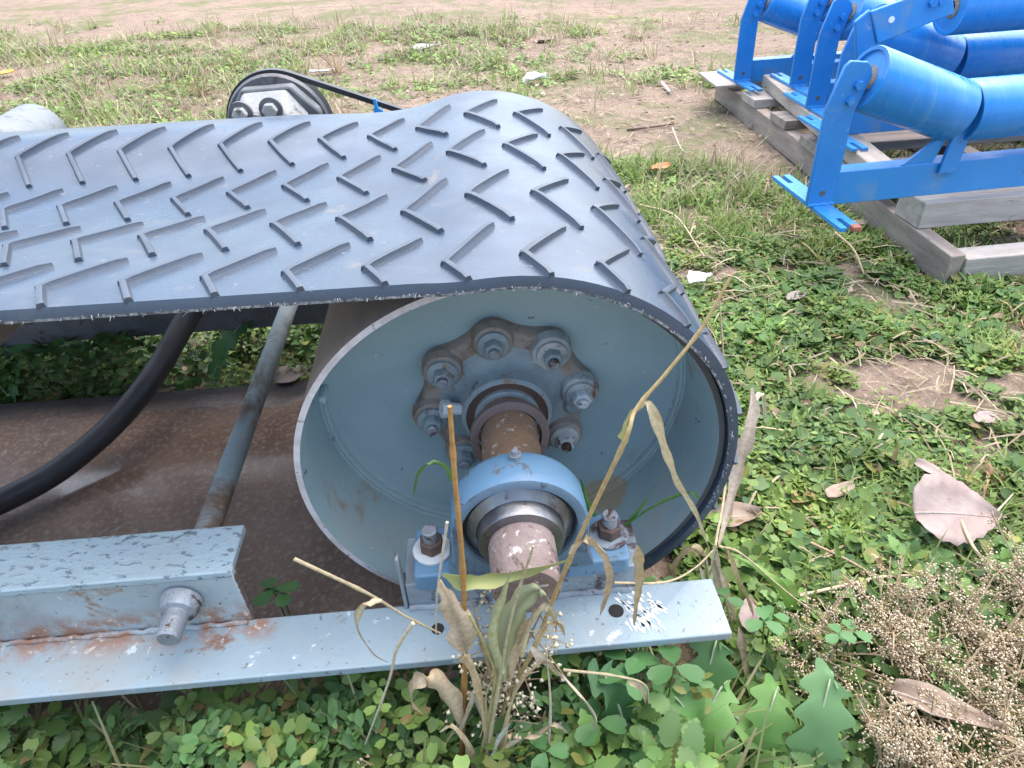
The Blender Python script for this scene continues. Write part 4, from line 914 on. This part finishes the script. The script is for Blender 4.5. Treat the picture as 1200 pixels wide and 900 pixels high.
# --- dead leaves and scraps one can pick out
def flat_leaf(name, px_, py_, L, wd, yaw, mat, lab, cat='dead leaf', curl=.12, z=.10, scal=.05, n=9, tilt=0.0):
    c = atz(px_, py_, GZ+z); vs = []; fs = []; cs, sn = math.cos(yaw), math.sin(yaw); rs = random.uniform(0, 6)
    for i in range(n+1):
        t = i/n; w = wd*math.sin(PI*min(1, .04+t*.96)**.75)**.8+.01
        for j in range(-3, 4):
            s_ = j/3; ed = 1+(scal*math.sin(t*40+rs) if abs(j) == 3 else 0)
            x = (t-.5)*L; y = s_*w*ed; zz = curl*(s_*s_*.8+math.sin(t*3+rs)*.3+.25*s_*math.sin(t*5+rs))*L
            vs.append((c[0]+x*cs-y*sn, c[1]+x*sn+y*cs, c[2]+zz+tilt*(x*sn+y*cs)))
    for i in range(n):
        for j in range(6): fs.append((i*7+j, i*7+j+1, (i+1)*7+j+1, (i+1)*7+j))
    mb = MB(); mb.add(vs, fs); o = mb.build(name, mat, None, org=tuple(c), smooth=80)
    sl_ = o.modifiers.new('thick', 'SOLIDIFY'); sl_.thickness = .0006
    if L > .4 and cat == 'dead leaf':
        mid = [vs[i*7+3] for i in range(n+1)]; mb = MB(); mb.tube([(x, y, z+.006) for x, y, z in mid], [.007*(1-.8*i/n) for i in range(n+1)], 5); mb.build('midrib', 'wood_pale', o, org=tuple(c))
    return tag(o, lab, cat)
flat_leaf('dead_leaf', 1120, 605, .54, .21, -.12, 'deadleaf', 'large curled pinkish grey dry leaf lying on the weeds at right', curl=.13, z=.20, n=26, scal=.05, tilt=.40)
flat_leaf('dead_leaf', 857, 607, .42, .13, .1, 'deadleaf_b', 'brown dry leaf tucked beside the belt at the frame end', curl=.2, z=.08)
flat_leaf('dead_leaf', 934, 348, .24, .055, .35, 'deadleaf', 'narrow pinkish dry leaf between the drum and the pallet', z=.10)
flat_leaf('dead_leaf', 878, 722, .22, .05, 1.3, 'deadleaf', 'thin reddish dry leaf standing by the frame end', z=.25)
flat_leaf('dead_leaf', 1155, 490, .18, .06, .3, 'deadleaf', 'small pale dry leaf on the bare patch at the right edge', z=.04)
flat_leaf('dead_leaf', 345, 440, .34, .12, .6, 'deadleaf', 'pale dry leaf behind the spacer pipe under the belt', z=.12)
flat_leaf('dead_leaf', 985, 575, .26, .05, .4, 'deadleaf_b', 'grey folded dry leaf in the weeds right of the drum', z=.08)
flat_leaf('dead_leaf', 1095, 555, .28, .05, -.9, 'deadleaf', 'tan pointed dry leaf left above the large dry leaf', z=.12)
flat_leaf('dead_leaf', 1110, 835, .50, .07, -.5, 'deadleaf_b', 'long dry brown leaf among the seed heads', z=.25)
flat_leaf('dead_leaf', 640, 47, .7, .22, .6, 'deadleaf_b', 'brown dead leaf far behind the belt on the soil', z=.03)
flat_leaf('dead_leaf', 1005, 262, .25, .08, .2, 'deadleaf_b', 'brown dry leaf under the tip of the nearest idler foot', z=.12)
flat_leaf('plastic_scrap', 820, 328, .30, .09, .5, 'scrap', 'torn white plastic scrap in the weeds beside the belt nose', 'scrap', curl=.2, z=.16, scal=.2)
flat_leaf('plastic_scrap', 627, 95, .50, .15, .2, 'scrap', 'crumpled white scrap on the soil beyond the drum top', 'scrap', curl=.25, z=.05, scal=.3)
flat_leaf('plastic_scrap', 378, 84, .6, .12, .2, 'scrap', 'small white scrap on the grass right of the sheave', 'scrap', curl=.1, z=.05, scal=.2)
for i_, (a, b, L) in enumerate(((500, 58, .8), (118, 55, .5), (165, 77, .6), (245, 32, .5), (425, 22, .5))):
    flat_leaf('far_scrap', a, b, L, L*.25, random.uniform(0, 3), 'stone', ['pale grey flat bit straight above the drum on the far soil', 'pale bit far left on the bare soil', 'pale flat bit left of centre on the far soil', 'pale bit near the top edge left of centre', 'pale bit near the top edge above the sheave'][i_], 'scrap', z=.03)
flat_leaf('dead_leaf', 4, 86, .5, .2, .3, leafm := surf('yellowleaf', (.75, .45, .08), (.6, .33, .05), .7, 20), 'bright yellow leaf at the left edge of the far grass', z=.08)
flat_leaf('dead_leaf', 775, 196, .3, .1, .3, surf('orangeleaf', (.42, .16, .06), (.5, .22, .08), .7, 20), 'small orange leaf in the bright grass by the belt nose', z=.15)

# --- leafy plants
def clover(px_, py_, y, L, col, lab, nl=1):
    b = aty(px_, py_, y); base = (b[0]+random.uniform(-.05, .05), b[1]+random.uniform(.0, .06), GZ)
    r = thing('clover', base, lab, 'clover', 'clover plants in front of the frame')
    for k in range(nl):
        c = b+np.array([random.uniform(-.16, .16), random.uniform(-.12, .12), random.uniform(-.12, .03)])*(k > 0)
        stem([base, (base[0]*.4+c[0]*.6, base[1]*.4+c[1]*.6, (GZ+c[2])/2), c], .009, r, (.12, .20, .06), mat='leaf')
        yaw = random.uniform(0, 6.3); tilt = random.uniform(-.3, .15); ll = L*random.uniform(.75, 1.1)
        for a in (0, 2*PI/3, -2*PI/3):
            pts = [(.05,0,0), (.3,.25,.05), (.62,.36,.08), (.88,.27,.06), (.95,.1,.03), (.88,0,0), (.95,-.1,.03), (.88,-.27,.06), (.62,-.36,.08), (.3,-.25,.05), (.5,0,-.02)]
            mt_ = Matrix.Rotation(tilt, 3, 'X') @ Matrix.Rotation(yaw+a, 3, 'Z') @ Matrix.Rotation(.15, 3, 'Y')
            mb = MB(); mb.add([tuple(Vector(c)+mt_@(Vector(p)*ll)) for p in pts], [(i, (i+1) % 10, 10) for i in range(10)])
            setcol(mb.build('leaflet', 'leaf', r, smooth=80), col)
for i_, (a, b_, y, L, lab, nl) in enumerate(((790, 780, -.72, .17, 'large bright clover under the frame hole, right of the drooping leaf', 1), (735, 792, -.75, .13, 'clover left of the largest clover under the frame', 2),
      (700, 845, -.85, .13, 'clover near the bottom right of the dry grass', 2), (775, 885, -.98, .15, 'clover at the bottom edge left of the lobed leaves', 2), (850, 700, -.25, .12, 'clover beside the frame end corner', 2),
      (905, 720, -.25, .12, 'clover right of the frame end among straws', 2), (640, 880, -.95, .10, 'clover at the bottom behind the pale stems', 2),
      (320, 690, -.02, .13, 'clover sprouting between the frame and the muddy return belt', 2), (1000, 740, -.35, .09, 'clover at the edge of the seed heads', 2))):
    clover(a, b_, y, L, np.array([.075, .18, .06])*random.uniform(.9, 1.3), lab, nl)
def lobed(px_, py_, y, tip, w, col, lab, name='dandelion_leaf', teeth=5):
    """one toothed rosette leaf from its base to its tip, with a pale midrib"""
    b = np.array(aty(px_, py_, y)); tpt = np.array(tip); base = (b[0], b[1], GZ)
    r = thing(name, base, lab, 'weed leaf')
    P = [Vector(p) for p in crom([b, b*.55+tpt*.45+np.array([.02, 0, .10]), tpt, tpt+(tpt-b)*.12+np.array([.03, 0, -.05])], 14)]; n = len(P); vs = []; fs = []
    for i, p in enumerate(P):
        t = i/(n-1); T = (P[min(i+1, n-1)]-P[max(i-1, 0)]).normalized(); sd_ = T.cross(Vector((0, -.35, 1))).normalized(); up = sd_.cross(T)
        ph = (t*teeth) % 1; ww = w*(math.sin(PI*min(1, .1+.9*t**.8))**.7)*(.56+.44*(.5+.5*math.cos(2*PI*(ph-.12)))+.06*math.sin(t*31) if t < .93 else .5)+.006
        vs += [p-sd_*ww+up*.12*ww-T*ww*.25, p-sd_*ww*.5+up*.10*ww, p, p+sd_*ww*.5+up*.10*ww, p+sd_*ww+up*.12*ww-T*ww*.25]
    for i in range(n-1):
        for j in range(4): fs.append((i*5+j, i*5+j+1, (i+1)*5+j+1, (i+1)*5+j))
    mb = MB(); mb.add(vs, fs); setcol(mb.build('blade', 'leaf', r, smooth=80), col)
    stem([base, tuple(b), tuple(P[n//2]+Vector((0, -.004, .008))), tuple(P[-3])], .014, r, (.36, .42, .28), name='midrib', r1=.004, mat='leaf')
lobed(940, 915, -.92, aty(968, 795, -.66), .135, (.13, .25, .10), 'tall toothed dandelion leaf with a pale midrib at the lower right')
lobed(880, 905, -.85, aty(905, 810, -.62), .12, (.12, .25, .06), 'broad toothed leaf left of the tall dandelion leaf')
lobed(830, 880, -.80, aty(780, 815, -.70), .11, (.11, .24, .06), 'toothed green leaf pointing left below the frame hole')
lobed(800, 900, -.88, aty(845, 800, -.62), .12, (.12, .26, .06), 'toothed green leaf pointing up below the frame end')
lobed(815, 850, -.70, aty(835, 750, -.50), .12, (.075, .17, .05), 'dark toothed leaf just below the frame end')
lobed(900, 890, -.78, aty(845, 835, -.66), .11, (.15, .29, .07), 'light toothed leaf pointing left of the broad toothed leaf')
lobed(985, 900, -.72, aty(1010, 835, -.55), .09, (.12, .23, .08), 'narrow toothed leaf at the edge of the seed weeds')
lobed(760, 905, -.90, aty(735, 845, -.78), .11, (.10, .21, .06), 'toothed leaf at the bottom edge near the clovers')
lobed(850, 905, -.86, aty(815, 850, -.72), .10, (.16, .29, .09), 'pale green toothed leaf low at the bottom edge')
lobed(730, 850, -.80, aty(700, 790, -.72), .10, (.055, .14, .05), 'dark serrated leaf between the clovers under the frame')
lobed(15, 470, 2.85, aty(30, 415, 2.9), .16, (.075, .17, .06), 'broad dark leaf at the left edge behind the return belt')
lobed(-10, 430, 2.9, aty(80, 405, 3.0), .13, (.085, .18, .06), 'long leaf leaning right at the left edge behind the return belt')
lobed(250, 440, 2.9, aty(290, 375, 3.0), .15, (.06, .14, .05), 'round dark leaf behind the spacer pipe')

# --- weeds in seed: thin branching stems with many tiny pods
BALL = ([(1,0,0),(-.5,.87,0),(-.5,-.87,0),(0,0,1),(0,0,-1)], [(0,1,3),(1,2,3),(2,0,3),(1,0,4),(2,1,4),(0,2,4)])
def seedweed(bx, by, H, spread, nb, ns_, col0, col1, lab, rs=(.010, .018), lean=(0, 0)):
    base = np.array([bx, by, float(gz(bx, by))]); r = thing('seed_head_weed', (bx, by, GZ), lab, 'seed weed', 'weeds in seed')
    mb = MB(); pos = []
    for k in range(nb):
        a = random.uniform(0, 2*PI); l = H*random.uniform(.55, 1.05); sp = spread*random.uniform(.2, 1)
        p0 = base+np.array([random.uniform(-.03, .03), random.uniform(-.03, .03), 0]); p2 = base+np.array([math.cos(a)*sp+lean[0], math.sin(a)*sp+lean[1], l])
        p1 = (p0+p2)/2+np.array([math.cos(a), math.sin(a), 0])*sp*-.15+np.array([0, 0, l*.12]); Q = crom([p0, p1, p2], 4)
        mb.tube(Q, [.008*(1-.6*i/len(Q)) for i in range(len(Q))], 4, False)
        for j in range(random.randint(4, 7)):
            t = random.uniform(.45, 1); c = Q[int(t*(len(Q)-1))]; d = np.array([random.gauss(0, 1), random.gauss(0, 1), random.gauss(.5, .6)]); d /= np.linalg.norm(d); e = c+d*random.uniform(.05, .16)*(H+.3)
            mb.tube([c, (c+e)/2+np.array([0, 0, .01]), e], [.004, .003, .002], 3, False)
            for _ in range(max(1, int(ns_/(nb*5.5)))):
                u = random.uniform(.35, 1.05); pos.append(c+(e-c)*u+np.array([random.gauss(0, .017), random.gauss(0, .017), random.gauss(0, .017)]))
    setcol(mb.build('stem', 'straw', r, smooth=80), (.40, .32, .20)); pos = np.array(pos); N = len(pos)
    pos = pos[pos[:, 2] > GZ]; N = len(pos)
    cloud('seed_pods', *BALL, pos, rnd(N, 0, 6), rnd(N, 0, 6), rnd(N, 0, 6), rnd(N, *rs), mixc(N, np.array(col0), np.array(col1), .2), 'seed', parent=r, org=(bx, by, GZ))
SC0, SC1 = (.40, .30, .19), (.66, .57, .42); SG = (.42, .44, .30)
p = atz(600, 900, GZ); seedweed(p[0]-.02, -.72, 1.38, .24, 14, 600, (.40, .36, .24), (.60, .54, .40), 'weed with tiny pale seed pods rising in front of the shaft end', (.008, .0145), (.02, .08))
seedweed(-.05, -.86, .72, .32, 10, 420, SC0, SC1, 'weed with tan seed pods at the foot of the dry stalks', (.010, .018))
seedweed(-.52, -.88, .55, .34, 10, 380, SC0, SC1, 'weed with tan seed pods left of the orange stalk', (.010, .017))
seedweed(.22, -.86, .62, .28, 8, 260, SC0, SC1, 'weed with tan seed pods right of the dry stalks', (.010, .017))
seedweed(-.85, -.90, .45, .22, 6, 120, SC0, SC1, 'thin weed with tan pods at the bottom left of the stalks', (.010, .016))
sites = [(1040, 870, 'bottom left of the seed mass'), (1090, 780, 'middle of the seed mass'), (1100, 880, 'bottom middle of the seed mass'), (1150, 720, 'top of the seed mass'), (1160, 800, 'centre right of the seed mass'),
         (1180, 880, 'bottom right corner of the seed mass'), (1200, 740, 'right edge of the seed mass'), (1220, 830, 'right border of the seed mass'), (1050, 735, 'upper left of the seed mass'), (1190, 665, 'topmost at the right edge'), (1140, 930, 'below the seed mass'), (940, 715, 'outlying at the far left by the bent stalks'), (1035, 690, 'outlying just below the straight pale stalk'), (1110, 700, 'below the large dry leaf'), (1075, 825, 'in the heart of the seed mass')]
for a, b_, wh in sites:
    q = atz(a, b_+60, GZ); seedweed(q[0], q[1], random.uniform(.38, .55), .48, 17, 850, SC0, SC1, 'brown weed full of pale seed pods, '+wh, (.005, .0095))
